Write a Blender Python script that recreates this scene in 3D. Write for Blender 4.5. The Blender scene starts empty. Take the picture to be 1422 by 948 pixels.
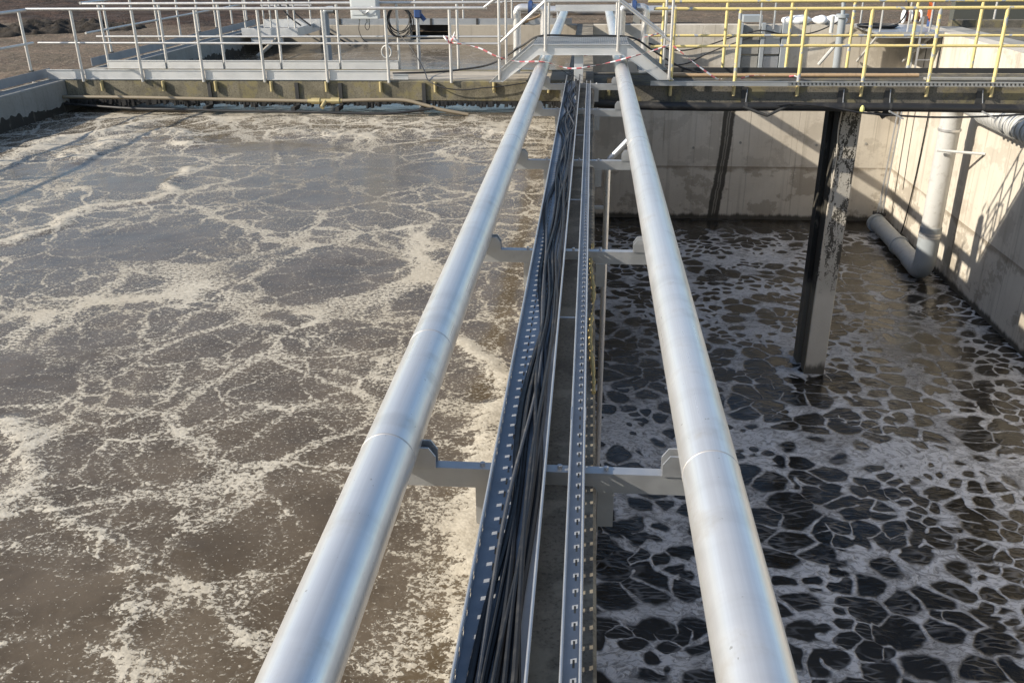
import bpy, bmesh, math, random
import numpy as np
from mathutils import Matrix, Vector

random.seed(7)
rng = np.random.default_rng(7)
scene = bpy.context.scene
COL = scene.collection

# ------------------------------------------------------------------ camera
cam_data = bpy.data.cameras.new('camera')
cam = bpy.data.objects.new('camera', cam_data)
COL.objects.link(cam)
scene.camera = cam
CAM_H = 2.05
def camera_basis():
    # image of the length direction of the basins sits at (823.5, -83.5) of 1422 x 948, f = 1255 px
    f, roll = 1255.0, math.radians(-0.45)
    yd = Vector(((823.5 - 711) / f, (-83.5 - 474) / f, 1.0)).normalized()
    a = math.sin(roll)
    n = math.hypot(yd.y, yd.z); t = -a * yd.x / n; q = math.sqrt(1 - a * a - t * t)
    up = Vector((a, t * yd.y / n - q * yd.z / n, t * yd.z / n + q * yd.y / n))
    xd = yd.cross(up)
    rows = (xd, yd, up)
    right = Vector([r.x for r in rows]); down = Vector([r.y for r in rows]); fwd = Vector([r.z for r in rows])
    return right, -down, -fwd
_r, _u, _b = camera_basis()
cam.matrix_world = Matrix(((_r.x, _u.x, _b.x, 0), (_r.y, _u.y, _b.y, 0), (_r.z, _u.z, _b.z, CAM_H), (0, 0, 0, 1)))
cam_data.sensor_width = 36.0
cam_data.lens = 1255.0 / 1422.0 * 36.0
cam_data.clip_start = 0.05
cam_data.clip_end = 2000.0

# ------------------------------------------------------------------ sky and sun
SUN_DIR = Vector((1.0, 0.36, -0.585)).normalized()      # the way the light travels
world = bpy.data.worlds.new('World'); scene.world = world
world.use_nodes = True
wn = world.node_tree.nodes; wl = world.node_tree.links
bg = wn['Background']
sky = wn.new('ShaderNodeTexSky'); sky.sky_type = 'NISHITA'; sky.sun_disc = False
sky.sun_elevation = math.asin(-SUN_DIR.z)
sky.sun_rotation = math.atan2(-SUN_DIR.x, -SUN_DIR.y)
sky.air_density = 1.0; sky.dust_density = 1.0; sky.ozone_density = 1.0
wl.new(sky.outputs[0], bg.inputs[0]); bg.inputs[1].default_value = 0.128
sun_data = bpy.data.lights.new('sun', 'SUN')
sun = bpy.data.objects.new('sun', sun_data); COL.objects.link(sun)
sun_data.energy = 5.0; sun_data.angle = math.radians(0.5); sun_data.color = (1.0, 0.915, 0.78)
sun.rotation_euler = SUN_DIR.to_track_quat('-Z', 'Y').to_euler()
sun.location = (-20, -8, 15)
vs = scene.view_settings
vs.view_transform = 'Standard'; vs.look = 'None'; vs.gamma = 1.0; vs.exposure = 0.47; vs.use_curve_mapping = False
scene.cycles.max_bounces = 5; scene.cycles.diffuse_bounces = 3; scene.cycles.glossy_bounces = 3
scene.cycles.sample_clamp_indirect = 6.0
scene.cycles.caustics_reflective = False; scene.cycles.caustics_refractive = False

# ------------------------------------------------------------------ material helpers
class NT:
    def __init__(s, name):
        s.mat = bpy.data.materials.new(name); s.mat.use_nodes = True
        s.n = s.mat.node_tree.nodes; s.l = s.mat.node_tree.links
        s.bsdf = s.n['Principled BSDF']
        s.tc = s.n.new('ShaderNodeTexCoord')
    def put(s, sock, v):
        if v is None: return
        if isinstance(v, bpy.types.NodeSocket): s.l.new(v, sock)
        else:
            if sock.type == 'RGBA' and len(v) == 3: v = (*v, 1)
            sock.default_value = v
    def math(s, op, a, b=None, c=None, clamp=False):
        m = s.n.new('ShaderNodeMath'); m.operation = op; m.use_clamp = clamp
        s.put(m.inputs[0], a); s.put(m.inputs[1], b)
        if c is not None: s.put(m.inputs[2], c)
        return m.outputs[0]
    def vmath(s, op, a, b=None, scale=None):
        m = s.n.new('ShaderNodeVectorMath'); m.operation = op
        s.put(m.inputs[0], a)
        if b is not None: s.put(m.inputs[1], b)
        if scale is not None: s.put(m.inputs['Scale'], scale)
        return m.outputs[0]
    def mapping(s, v, scale=(1, 1, 1), loc=(0, 0, 0)):
        m = s.n.new('ShaderNodeMapping'); s.put(m.inputs['Vector'], v)
        m.inputs['Scale'].default_value = scale; m.inputs['Location'].default_value = loc
        return m.outputs[0]
    def noise(s, v, scale, detail=4, rough=0.55, dist=0.0, color=False):
        m = s.n.new('ShaderNodeTexNoise'); s.put(m.inputs['Vector'], v)
        m.inputs['Scale'].default_value = scale; m.inputs['Detail'].default_value = detail
        m.inputs['Roughness'].default_value = rough; m.inputs['Distortion'].default_value = dist
        return m.outputs['Color'] if color else m.outputs['Fac']
    def voronoi(s, v, scale, feature='F1', rand=1.0, dim='3D'):
        m = s.n.new('ShaderNodeTexVoronoi'); m.voronoi_dimensions = dim; m.feature = feature; s.put(m.inputs['Vector'], v)
        m.inputs['Scale'].default_value = scale; m.inputs['Randomness'].default_value = rand
        return m.outputs['Distance']
    def step(s, v, lo, hi, to0=0.0, to1=1.0):
        m = s.n.new('ShaderNodeMapRange'); m.interpolation_type = 'SMOOTHSTEP'
        s.put(m.inputs['Value'], v); s.put(m.inputs['From Min'], lo); s.put(m.inputs['From Max'], hi)
        s.put(m.inputs['To Min'], to0); s.put(m.inputs['To Max'], to1)
        return m.outputs['Result']
    def mix(s, fac, a, b):
        m = s.n.new('ShaderNodeMix'); m.data_type = 'RGBA'
        s.put(m.inputs[0], fac); s.put(m.inputs[6], a); s.put(m.inputs[7], b)
        return m.outputs[2]
    def bump(s, h, strength=0.3, dist=0.01, normal=None):
        m = s.n.new('ShaderNodeBump'); m.inputs['Strength'].default_value = strength; m.inputs['Distance'].default_value = dist
        s.put(m.inputs['Height'], h)
        if normal is not None: s.put(m.inputs['Normal'], normal)
        return m.outputs[0]
    def attr(s, name):
        m = s.n.new('ShaderNodeAttribute'); m.attribute_name = name; return m.outputs['Fac']
    def sep(s, v):
        m = s.n.new('ShaderNodeSeparateXYZ'); s.put(m.inputs[0], v); return m.outputs
    def set(s, color=None, rough=None, metal=None, normal=None, spec=None):
        b = s.bsdf
        s.put(b.inputs['Base Color'], color); s.put(b.inputs['Roughness'], rough); s.put(b.inputs['Metallic'], metal)
        s.put(b.inputs['Normal'], normal); s.put(b.inputs['Specular IOR Level'], spec)
        return s.mat
    @property
    def P(s):     # world position, so that alike pieces differ
        g = s.n.new('ShaderNodeNewGeometry'); return g.outputs['Position']

M = {}
def painted(name, col, rough=0.45, wear=None, wear_amt=0.5, dirt=(0.18, 0.15, 0.11), dirt_amt=0.35, metal=0.0, bump=0.05, scale=9.0):
    t = NT(name); P = t.P
    n1 = t.noise(P, scale, 5, 0.6); n2 = t.noise(P, scale * 0.23, 3)
    c = t.mix(t.step(n1, 0.5, 0.78, 0.0, dirt_amt), col, dirt)
    c = t.mix(t.math('MULTIPLY', n2, 0.25), c, [x * 0.6 for x in col])
    if wear:
        w = t.step(t.noise(P, 5.5, 4, 0.6), wear_amt, wear_amt + 0.04)
        c = t.mix(w, c, wear)
    r = t.step(n1, 0.3, 0.8, rough - 0.08, rough + 0.2)
    M[name] = t.set(c, r, metal, t.bump(n1, bump, 0.004))
def metal(name, col, rough=0.38, spots=0.3, metallic=0.85, stain=(0.25, 0.22, 0.18), scale=6.0, brush=None):
    t = NT(name); P = t.P
    n1 = t.noise(P, scale, 5, 0.62); n2 = t.noise(P, scale * 9, 3, 0.7); n3 = t.noise(P, scale * 0.35, 3)
    c = t.mix(t.step(n1, 0.52, 0.8, 0.0, spots), col, stain)
    c = t.mix(t.step(n3, 0.4, 0.7, 0.0, 0.22), c, [x * 0.62 for x in col])
    r = t.math('ADD', t.step(n1, 0.3, 0.75, rough - 0.06, rough + 0.12), t.math('MULTIPLY', n2, 0.08))
    nb = t.bump(n2, 0.06, 0.002)
    if brush:
        nb = t.bump(t.noise(t.mapping(P, brush), 1.0, 3), 0.07, 0.002, nb)
    M[name] = t.set(c, r, metallic, nb)
def concrete(name, col, dark, stain=0.4, speck=0.25, lichen=None, drip=0.0, rough=0.85, scale=1.0, bumps=0.35):
    t = NT(name); P = t.P
    n1 = t.noise(P, 1.4 * scale, 6, 0.62); n2 = t.noise(P, 22 * scale, 5, 0.7); n3 = t.noise(P, 90, 3, 0.6)
    c = t.mix(t.step(n1, 0.35, 0.7, 0.0, stain), col, dark)
    c = t.mix(t.step(n2, 0.48, 0.66, 0.0, speck), c, [x * 0.5 for x in dark])
    c = t.mix(t.step(n3, 0.55, 0.7, 0.0, speck * 0.6), c, [min(1, x * 1.35) for x in col])
    if lichen:
        c = t.mix(t.step(t.noise(P, 3.1, 5, 0.7), 0.5, 0.62, 0.0, 0.75), c, lichen)
    if drip:
        d = t.noise(t.mapping(P, (9, 9, 0.35)), 1.0, 4, 0.6)
        c = t.mix(t.step(d, 0.52, 0.7, 0.0, drip), c, [x * 0.7 for x in dark])
    h = t.math('ADD', t.math('MULTIPLY', n2, 0.6), t.math('MULTIPLY', n3, 0.4))
    M[name] = t.set(c, rough, 0.0, t.bump(h, bumps, 0.006))

def stainless():
    t = NT('stainless'); P = t.P
    n1 = t.noise(P, 4.0, 5, 0.62); long_ = t.noise(t.mapping(P, (30, 0.35, 30)), 1.0, 5, 0.65); ring = t.noise(t.mapping(P, (0.6, 5.0, 0.6)), 1.0, 4, 0.6)
    fine = t.noise(t.mapping(P, (60, 9, 60)), 1.0, 3); spot = t.noise(P, 38, 3, 0.6)
    c = t.mix(t.step(long_, 0.35, 0.68), (0.74, 0.735, 0.725), (0.65, 0.645, 0.64))
    c = t.mix(t.step(ring, 0.5, 0.7, 0.0, 0.35), c, (0.50, 0.485, 0.46))
    c = t.mix(t.step(n1, 0.56, 0.72, 0.0, 0.4), c, (0.42, 0.38, 0.32))
    c = t.mix(t.step(spot, 0.70, 0.74, 0.0, 0.6), c, (0.22, 0.19, 0.15))
    r = t.math('ADD', t.step(long_, 0.3, 0.7, 0.27, 0.36), t.step(n1, 0.45, 0.75, 0.0, 0.14))
    nb = t.bump(fine, 0.05, 0.002); nb = t.bump(ring, 0.05, 0.006, nb)
    M['stainless'] = t.set(c, r, 0.66, nb)
stainless()
metal('weld', (0.52, 0.50, 0.48), 0.45, 0.4, 0.6)
metal('galvanised', (0.47, 0.48, 0.49), 0.42, 0.45, 0.75, (0.36, 0.35, 0.33), 11)
metal('tray_steel', (0.36, 0.38, 0.41), 0.45, 0.35, 0.10, (0.16, 0.15, 0.14), 9)
metal('aluminium', (0.66, 0.66, 0.65), 0.42, 0.25, 0.55, (0.5, 0.46, 0.4), 7)
metal('shaded_sheet', (0.30, 0.31, 0.33), 0.5, 0.3, 0.4, (0.2, 0.19, 0.17), 7)  # darker sheet for the left wall toe boards, their shade put into the colour
metal('alu_tube', (0.60, 0.59, 0.57), 0.40, 0.35, 0.6, (0.45, 0.41, 0.35), 9)
metal('brass', (0.47, 0.39, 0.20), 0.5, 0.45, 0.35, (0.2, 0.15, 0.07), 14)
metal('dark_steel', (0.055, 0.055, 0.055), 0.6, 0.6, 0.4, (0.08, 0.06, 0.04), 8)
painted('yellow_paint', (0.72, 0.59, 0.25), 0.5, wear=(0.34, 0.36, 0.38), wear_amt=0.57, dirt=(0.28, 0.22, 0.10), dirt_amt=0.3, scale=17)
painted('blue_paint', (0.035, 0.075, 0.20), 0.4)
painted('grey_plastic', (0.33, 0.36, 0.38), 0.4, dirt_amt=0.3)
painted('pale_plastic', (0.55, 0.55, 0.53), 0.4, dirt_amt=0.35)
painted('box_paint', (0.62, 0.65, 0.65), 0.35, dirt_amt=0.15)
painted('black_rubber', (0.018, 0.018, 0.019), 0.5, dirt=(0.10, 0.09, 0.08), dirt_amt=0.5, scale=5)
painted('cable_rubber', (0.012, 0.013, 0.015), 0.55, dirt=(0.11, 0.105, 0.10), dirt_amt=0.35, scale=12)
painted('cable_grey', (0.06, 0.063, 0.07), 0.6, dirt=(0.2, 0.19, 0.17), dirt_amt=0.5, scale=12)
painted('brown_hose', (0.26, 0.215, 0.15), 0.5, dirt_amt=0.4)
painted('timber', (0.42, 0.29, 0.17), 0.8, dirt=(0.16, 0.12, 0.09), dirt_amt=0.5)
painted('tape_red', (0.60, 0.17, 0.18), 0.35, dirt_amt=0.1)
painted('tape_white', (0.80, 0.78, 0.78), 0.35, dirt_amt=0.1)
painted('white_cloth', (0.80, 0.81, 0.82), 0.8, dirt_amt=0.15, bump=0.3)
painted('foam_yellow', (0.52, 0.40, 0.17), 0.85, dirt=(0.25, 0.17, 0.07), dirt_amt=0.6, bump=0.6, scale=30)
painted('orange_cloth', (0.75, 0.16, 0.04), 0.7, dirt_amt=0.2)
painted('marker_yellow', (0.72, 0.70, 0.25), 0.6, dirt_amt=0.2)
painted('timber_reel', (0.20, 0.09, 0.06), 0.7, dirt_amt=0.4)
painted('dark_net', (0.075, 0.08, 0.07), 0.85, dirt=(0.12, 0.11, 0.08), dirt_amt=0.6, scale=3)
concrete('concrete_tan', (0.43, 0.385, 0.315), (0.27, 0.235, 0.19), 0.45, 0.12, drip=0.35)
concrete('concrete_bright', (0.50, 0.455, 0.385), (0.37, 0.325, 0.265), 0.4, 0.06, drip=0.22)
concrete('concrete_dirty', (0.215, 0.19, 0.135), (0.085, 0.076, 0.052), 0.85, 0.75, lichen=(0.22, 0.185, 0.085), drip=0.5, scale=1.8, bumps=0.7)
concrete('concrete_old', (0.15, 0.135, 0.108), (0.05, 0.046, 0.038), 0.85, 0.75, lichen=(0.20, 0.17, 0.09), scale=1.8)
concrete('concrete_top', (0.22, 0.19, 0.145), (0.10, 0.086, 0.066), 0.8, 0.65, lichen=(0.31, 0.275, 0.21), scale=2.6)
concrete('concrete_grey', (0.33, 0.32, 0.29), (0.2, 0.19, 0.165), 0.5, 0.2, drip=0.3)

# column: pale concrete under black sludge that ends raggedly a little above the water
def column_material():
    t = NT('sludged_concrete'); P = t.P; x, y, z = t.sep(P)
    base = t.mix(t.noise(P, 3, 4), (0.56, 0.53, 0.47), (0.42, 0.39, 0.335))
    n = t.noise(t.mapping(P, (8, 8, 2.2)), 1.0, 6, 0.72, 0.3)
    n2 = t.noise(P, 34, 4, 0.7)
    up = t.step(z, -3.75, -3.45)
    cover = t.step(t.math('ADD', t.math('MULTIPLY', n, 1.0), t.math('MULTIPLY', n2, 0.5)), 0.745, 0.80, 0.0, 0.96)
    topd = t.step(z, -1.5, -0.9, 0.0, 0.32)
    cover = t.math('MULTIPLY', t.math('MAXIMUM', t.math('ADD', cover, topd, clamp=True), 0.18), up)
    low = t.step(t.math('ADD', z, t.math('MULTIPLY', n, 0.3)), -4.95, -4.8, 0.85, 0.0)
    c = t.mix(cover, base, (0.035, 0.031, 0.024)); c = t.mix(low, c, (0.03, 0.027, 0.02))
    M['sludged'] = t.set(c, 0.75, 0, t.bump(n2, 0.5, 0.01))
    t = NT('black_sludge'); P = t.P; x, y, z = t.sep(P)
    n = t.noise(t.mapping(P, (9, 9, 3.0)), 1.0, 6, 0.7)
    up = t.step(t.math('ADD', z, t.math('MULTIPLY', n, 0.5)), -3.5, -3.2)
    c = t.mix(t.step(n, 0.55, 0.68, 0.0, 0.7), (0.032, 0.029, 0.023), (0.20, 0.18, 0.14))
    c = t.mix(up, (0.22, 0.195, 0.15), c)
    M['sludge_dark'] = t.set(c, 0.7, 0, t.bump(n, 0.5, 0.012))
column_material()

# back wall of the empty basin: form marks, a wet run and a tide line
def wall_material():
    t = NT('tank_wall'); P = t.P; x, y, z = t.sep(P)
    n1 = t.noise(P, 0.9, 6, 0.6); n2 = t.noise(P, 24, 5, 0.7); dr = t.noise(t.mapping(P, (6, 6, 0.25)), 1.0, 5, 0.6)
    c = t.mix(t.step(n1, 0.35, 0.68, 0.0, 0.5), (0.60, 0.55, 0.465), (0.45, 0.40, 0.33))
    c = t.mix(t.step(dr, 0.5, 0.72, 0.0, 0.3), c, (0.22, 0.19, 0.15))
    c = t.mix(t.step(n2, 0.5, 0.7, 0.0, 0.12), c, (0.2, 0.18, 0.15))
    pat = t.noise(t.mapping(P, (1, 1, 1.3)), 1.0, 7, 0.68)
    c = t.mix(t.math('MULTIPLY', t.step(pat, 0.52, 0.57), t.step(z, -3.9, -3.6, 0.55, 0.28)), c, (0.25, 0.21, 0.16))
    c = t.mix(t.step(t.noise(t.mapping(P, (14, 14, 0.22)), 1.0, 4, 0.6), 0.60, 0.68, 0.0, 0.4), c, (0.16, 0.135, 0.10))
    # tide line at the pour joint
    zz = t.math('ADD', z, t.math('MULTIPLY', t.math('SUBTRACT', t.noise(P, 1.6, 6, 0.65), 0.5), 0.45))
    tide = t.math('MULTIPLY', t.step(zz, -3.84, -3.72), t.step(z, -3.715, -3.695, 1.0, 0.0))
    c = t.mix(t.math('MULTIPLY', tide, 0.6), c, (0.15, 0.11, 0.065))
    # wet run below an old outlet
    wig = t.math('MULTIPLY', t.math('SUBTRACT', t.noise(t.mapping(P, (0.2, 0.2, 1.0)), 1.0, 5, 0.7), 0.5), 0.22)
    lean = t.math('MULTIPLY', t.math('ADD', z, 2.4), 0.075)
    xx = t.math('ABSOLUTE', t.math('SUBTRACT', t.math('SUBTRACT', t.math('ADD', x, wig), 3.80), lean))
    run = t.step(t.math('ADD', xx, t.math('MULTIPLY', dr, 0.12)), 0.19, 0.235, 1.0, 0.0)
    onback = t.step(y, 24.9, 25.0)
    run = t.math('MULTIPLY', t.math('MULTIPLY', run, onback), t.step(z, -1.2, -1.0, 1.0, 0.0))
    gap = t.step(t.math('ABSOLUTE', t.math('SUBTRACT', xx, 0.03)), 0.0, 0.03, 0.0, 1.0)
    c = t.mix(t.math('MULTIPLY', run, t.math('MULTIPLY_ADD', gap, 0.35, 0.6)), c, (0.035, 0.031, 0.024))
    # slime just above the water
    zl = t.math('SUBTRACT', z, t.math('MULTIPLY', t.math('SUBTRACT', dr, 0.4), 0.22))
    c = t.mix(t.step(zl, -5.14, -5.04, 0.9, 0.0), c, (0.03, 0.027, 0.02))
    rgh = t.math('MULTIPLY_ADD', run, -0.45, 0.85)
    M['tank_wall'] = t.set(c, rgh, 0, t.bump(n2, 0.25, 0.006))
wall_material()

# ------------------------------------------------------------------ mesh helpers
class MB:
    def __init__(s): s.v = []; s.f = []; s.m = []; s.cur = 0
    def add(s, vs_, fs):
        o = len(s.v); s.v += [tuple(p) for p in vs_]
        for f in fs: s.f.append(tuple(i + o for i in f)); s.m.append(s.cur)
        return s
    def box(s, x0, x1, y0, y1, z0, z1, c=0.0):
        if c <= 0:
            v = [(x, y, z) for z in (z0, z1) for y in (y0, y1) for x in (x0, x1)]
            return s.add(v, [(0, 2, 3, 1), (4, 5, 7, 6), (0, 1, 5, 4), (2, 6, 7, 3), (0, 4, 6, 2), (1, 3, 7, 5)])
        v = []; idx = {}
        for iz, z in enumerate((z0, z1)):
            for iy, y in enumerate((y0, y1)):
                for ix, x in enumerate((x0, x1)):
                    sx, sy, sz = (c, -c)[ix], (c, -c)[iy], (c, -c)[iz]
                    for k in range(3):
                        idx[ix, iy, iz, k] = len(v)
                        v.append((x + (0 if k == 0 else sx), y + (0 if k == 1 else sy), z + (0 if k == 2 else sz)))
        fs = []
        def q(keys, k): return [idx[a, b, d, k] for a, b, d in keys]
        for i in (0, 1):
            a = q([(i, 0, 0), (i, 1, 0), (i, 1, 1), (i, 0, 1)], 0); fs.append(a if i else a[::-1])
            a = q([(0, i, 0), (0, i, 1), (1, i, 1), (1, i, 0)], 1); fs.append(a if i else a[::-1])
            a = q([(0, 0, i), (1, 0, i), (1, 1, i), (0, 1, i)], 2); fs.append(a if i else a[::-1])
        for i in (0, 1):
            for j in (0, 1):
                fs.append([idx[i, j, 0, 0], idx[i, j, 1, 0], idx[i, j, 1, 1], idx[i, j, 0, 1]])
                fs.append([idx[i, 0, j, 0], idx[i, 1, j, 0], idx[i, 1, j, 2], idx[i, 0, j, 2]])
                fs.append([idx[0, i, j, 1], idx[1, i, j, 1], idx[1, i, j, 2], idx[0, i, j, 2]])
        for i in (0, 1):
            for j in (0, 1):
                for k in (0, 1): fs.append([idx[i, j, k, 0], idx[i, j, k, 1], idx[i, j, k, 2]])
        return s.add(v, fs)
    def tube(s, pts, r, n=10, caps=True, radii=None):
        pts = [Vector(p) for p in pts]; N = len(pts)
        tang = []
        for i in range(N):
            t = (pts[min(i + 1, N - 1)] - pts[max(i - 1, 0)]); tang.append(t.normalized())
        ref = Vector((0, 0, 1)) if abs(tang[0].z) < 0.9 else Vector((1, 0, 0))
        u = tang[0].cross(ref).normalized()
        vs_ = []
        for i in range(N):
            u = (u - tang[i] * u.dot(tang[i]))
            u = u.normalized() if u.length > 1e-6 else tang[i].orthogonal().normalized()
            w = tang[i].cross(u)
            rr = radii[i] if radii else r
            for k in range(n):
                a = 2 * math.pi * k / n
                vs_.append(pts[i] + (u * math.cos(a) + w * math.sin(a)) * rr)
        fs = []
        for i in range(N - 1):
            for k in range(n):
                a, b = i * n + k, i * n + (k + 1) % n
                fs.append((a, b, b + n, a + n))
        if caps: fs.append(tuple(range(n))[::-1]); fs.append(tuple(range((N - 1) * n, N * n)))
        return s.add(vs_, fs)
    def prism(s, poly, axis, a0, a1):
        # poly in the two other axes in cyclic order (x: y,z ; y: x,z ; z: x,y)
        def pt(p, a): return {'x': (a, p[0], p[1]), 'y': (p[0], a, p[1]), 'z': (p[0], p[1], a)}[axis]
        n = len(poly); v = [pt(p, a0) for p in poly] + [pt(p, a1) for p in poly]
        fs = [tuple(range(n)), tuple(range(n, 2 * n))[::-1]] + [(i, i + n, (i + 1) % n + n, (i + 1) % n) for i in range(n)]
        return s.add(v, fs)
    def obj(s, name, mat, parent=None, smooth=False, loc=None, world=True):
        me = bpy.data.meshes.new(name); me.from_pydata(s.v, [], s.f)
        for m in (mat if isinstance(mat, (list, tuple)) else [mat]): me.materials.append(M[m])
        if any(s.m): me.polygons.foreach_set('material_index', s.m)
        bm = bmesh.new(); bm.from_mesh(me); bmesh.ops.recalc_face_normals(bm, faces=bm.faces); bm.to_mesh(me); bm.free()
        if smooth:
            me.polygons.foreach_set('use_smooth', [True] * len(me.polygons))
            try: me.set_sharp_from_angle(angle=math.radians(38))
            except Exception: pass
        me.update()
        o = bpy.data.objects.new(name, me); COL.objects.link(o)
        if loc: o.location = loc
        if parent is not None:
            o.parent = parent
            if world:
                p = parent; off = Vector((0, 0, 0))
                while p is not None: off += Vector(p.location); p = p.parent
                o.matrix_parent_inverse = Matrix.Translation(-off)
        return o
def link_copy(src, parent, loc):          # an alike piece that shares its mesh
    o = src.copy(); COL.objects.link(o); o.parent = parent; o.location = loc
    return o
def tag(o, label, cat, group=None, kind=None):
    if label: o['label'] = label
    if cat: o['category'] = cat
    if group: o['group'] = group
    if kind: o['kind'] = kind
    return o
def thing(name, label, cat, loc=(0, 0, 0), group=None):
    o = bpy.data.objects.new(name, None); COL.objects.link(o); o.location = loc; o.empty_display_size = 0.2
    return tag(o, label, cat, group)
def structure(o): o['kind'] = 'structure'; return o
def spline(pts, per=8):                   # Catmull-Rom through the points
    P_ = [Vector(p) for p in pts]; out = []
    for i in range(len(P_) - 1):
        p0, p1, p2, p3 = P_[max(i - 1, 0)], P_[i], P_[i + 1], P_[min(i + 2, len(P_) - 1)]
        for k in range(per):
            t = k / per
            out.append(0.5 * ((2 * p1) + (p2 - p0) * t + (2 * p0 - 5 * p1 + 4 * p2 - p3) * t * t + (3 * p1 - p0 - 3 * p2 + p3) * t ** 3))
    out.append(P_[-1]); return out
def bend(pts, r, n=8):                    # polyline with rounded corners
    P_ = [Vector(p) for p in pts]; out = [P_[0]]
    for i in range(1, len(P_) - 1):
        a = (P_[i - 1] - P_[i]).normalized(); b = (P_[i + 1] - P_[i]).normalized()
        half = math.acos(max(-1, min(1, a.dot(b)))) / 2
        d = min(r / max(math.tan(half), 1e-3), (P_[i - 1] - P_[i]).length * 0.49, (P_[i + 1] - P_[i]).length * 0.49) if half < 1.55 else 0.001
        s_, e_ = P_[i] + a * d, P_[i] + b * d
        for k in range(n + 1):
            t = k / n; out.append((1 - t) ** 2 * s_ + 2 * t * (1 - t) * P_[i] + t * t * e_)
    out.append(P_[-1]); return out

# value noise on arrays (for relief of ground and foam)
def vnoise(x, y, seed=0):
    r = np.random.default_rng(seed); T = r.random((256, 256))
    xi = np.floor(x).astype(int); yi = np.floor(y).astype(int); fx = x - xi; fy = y - yi
    fx = fx * fx * (3 - 2 * fx); fy = fy * fy * (3 - 2 * fy)
    g = lambda a, b: T[a & 255, b & 255]
    return (g(xi, yi) * (1 - fx) + g(xi + 1, yi) * fx) * (1 - fy) + (g(xi, yi + 1) * (1 - fx) + g(xi + 1, yi + 1) * fx) * fy
def fbm(x, y, seed=0, o=4):
    s_ = 0; a = 0.5
    for k in range(o): s_ = s_ + a * vnoise(x * 2 ** k, y * 2 ** k, seed + k); a *= 0.5
    return s_
def seg_dist(X, Y, line):
    d = np.full(X.shape, 1e9)
    for (ax, ay), (bx, by) in zip(line[:-1], line[1:]):
        dx, dy = bx - ax, by - ay; L2 = dx * dx + dy * dy + 1e-9
        t = np.clip(((X - ax) * dx + (Y - ay) * dy) / L2, 0, 1)
        d = np.minimum(d, np.hypot(X - ax - t * dx, Y - ay - t * dy))
    return d
def grid_obj(name, xs, ys, Z, mat, attrs=None, skip=None):
    nx, ny = len(xs), len(ys)
    X, Y = np.meshgrid(xs, ys)
    co = np.stack([X, Y, Z], -1).reshape(-1, 3)
    i = np.arange((ny - 1) * (nx - 1)); r_, c_ = i // (nx - 1), i % (nx - 1)
    a = r_ * nx + c_
    F = np.stack([a, a + 1, a + 1 + nx, a + nx], -1)
    if skip is not None: F = F[~skip(X[:-1, :-1].ravel(), X[1:, 1:].ravel(), Y[:-1, :-1].ravel(), Y[1:, 1:].ravel())]
    me = bpy.data.meshes.new(name)
    me.vertices.add(len(co)); me.vertices.foreach_set('co', co.ravel())
    me.loops.add(F.size); me.loops.foreach_set('vertex_index', F.ravel().astype(np.int32))
    me.polygons.add(len(F)); me.polygons.foreach_set('loop_start', np.arange(0, F.size, 4, dtype=np.int32))
    me.polygons.foreach_set('use_smooth', np.ones(len(F), bool))
    me.update(calc_edges=True); me.validate()
    for k, arr in (attrs or {}).items():
        at = me.attributes.new(k, 'FLOAT', 'POINT'); at.data.foreach_set('value', arr.ravel().astype(np.float32))
    me.materials.append(mat)
    o = bpy.data.objects.new(name, me); COL.objects.link(o); return o

# ------------------------------------------------------------------ levels
ZL, ZR = -0.50, -5.20                     # water in the full and in the low basin
XL, XR, YB, YN = -8.65, 8.27, 25.2, -6.0  # inner faces of the walls
WX0, WX1 = -0.36, 0.07                    # dividing wall
YW0, YW1 = 14.75, 16.2                    # cross walkway

# ------------------------------------------------------------------ ground
def ground_material():
    t = NT('bare_ground'); P = t.P; x, y, z = t.sep(P)
    n1 = t.noise(P, 0.35, 6, 0.65); n2 = t.noise(P, 5, 6, 0.7); n3 = t.noise(P, 16, 4, 0.75)
    n4 = t.noise(P, 1.6, 6, 0.7)
    c = t.mix(t.step(n1, 0.38, 0.62), (0.165, 0.115, 0.075), (0.10, 0.071, 0.047))
    c = t.mix(t.step(n4, 0.46, 0.58, 0.0, 0.85), c, (0.09, 0.068, 0.042))
    c = t.mix(t.step(n2, 0.52, 0.66, 0.0, 0.7), c, (0.07, 0.052, 0.035))
    c = t.mix(t.step(n3, 0.54, 0.64, 0.0, 0.8), c, (0.36, 0.285, 0.20))
    fur = t.noise(t.mapping(P, (0.25, 2.6, 0.2)), 1.0, 4, 0.6)
    c = t.mix(t.attr('field'), c, t.mix(t.step(fur, 0.35, 0.65), (0.07, 0.042, 0.03), (0.028, 0.019, 0.014)))
    h = t.math('ADD', t.math('MULTIPLY', n2, 0.6), t.math('ADD', t.math('MULTIPLY', n3, 0.25), t.math('MULTIPLY', n4, 0.8)))
    return t.set(c, 0.95, 0, t.bump(h, 1.0, 0.12))
xs = np.concatenate([np.linspace(-400, -40, 10), np.arange(-38, -9.0, 0.25), [-9.0], np.linspace(-6, 6, 7), [8.62], np.arange(9.0, 30, 0.4), np.linspace(35, 400, 10)])
ys = np.concatenate([np.linspace(-300, -20, 8), [-12, YN - 0.3], np.linspace(-3, 24, 19), [25.55], np.arange(25.8, 48, 0.25), np.linspace(52, 120, 12), np.linspace(160, 700, 8)])
X, Y = np.meshgrid(xs, ys)
fld = np.clip((Y - 26.5 + 0.35 * (X + 14) + (fbm(X * .3, Y * .3, 8) - .5) * 3) / 1.2, 0, 1) * np.clip((-X - 8.5) / 2.5, 0, 1)
Z = -0.16 + (fbm(X * 0.8, Y * 0.8, 3) - 0.45) * 0.22 + (fbm(X * 3, Y * 3, 9) - 0.45) * 0.07
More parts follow.
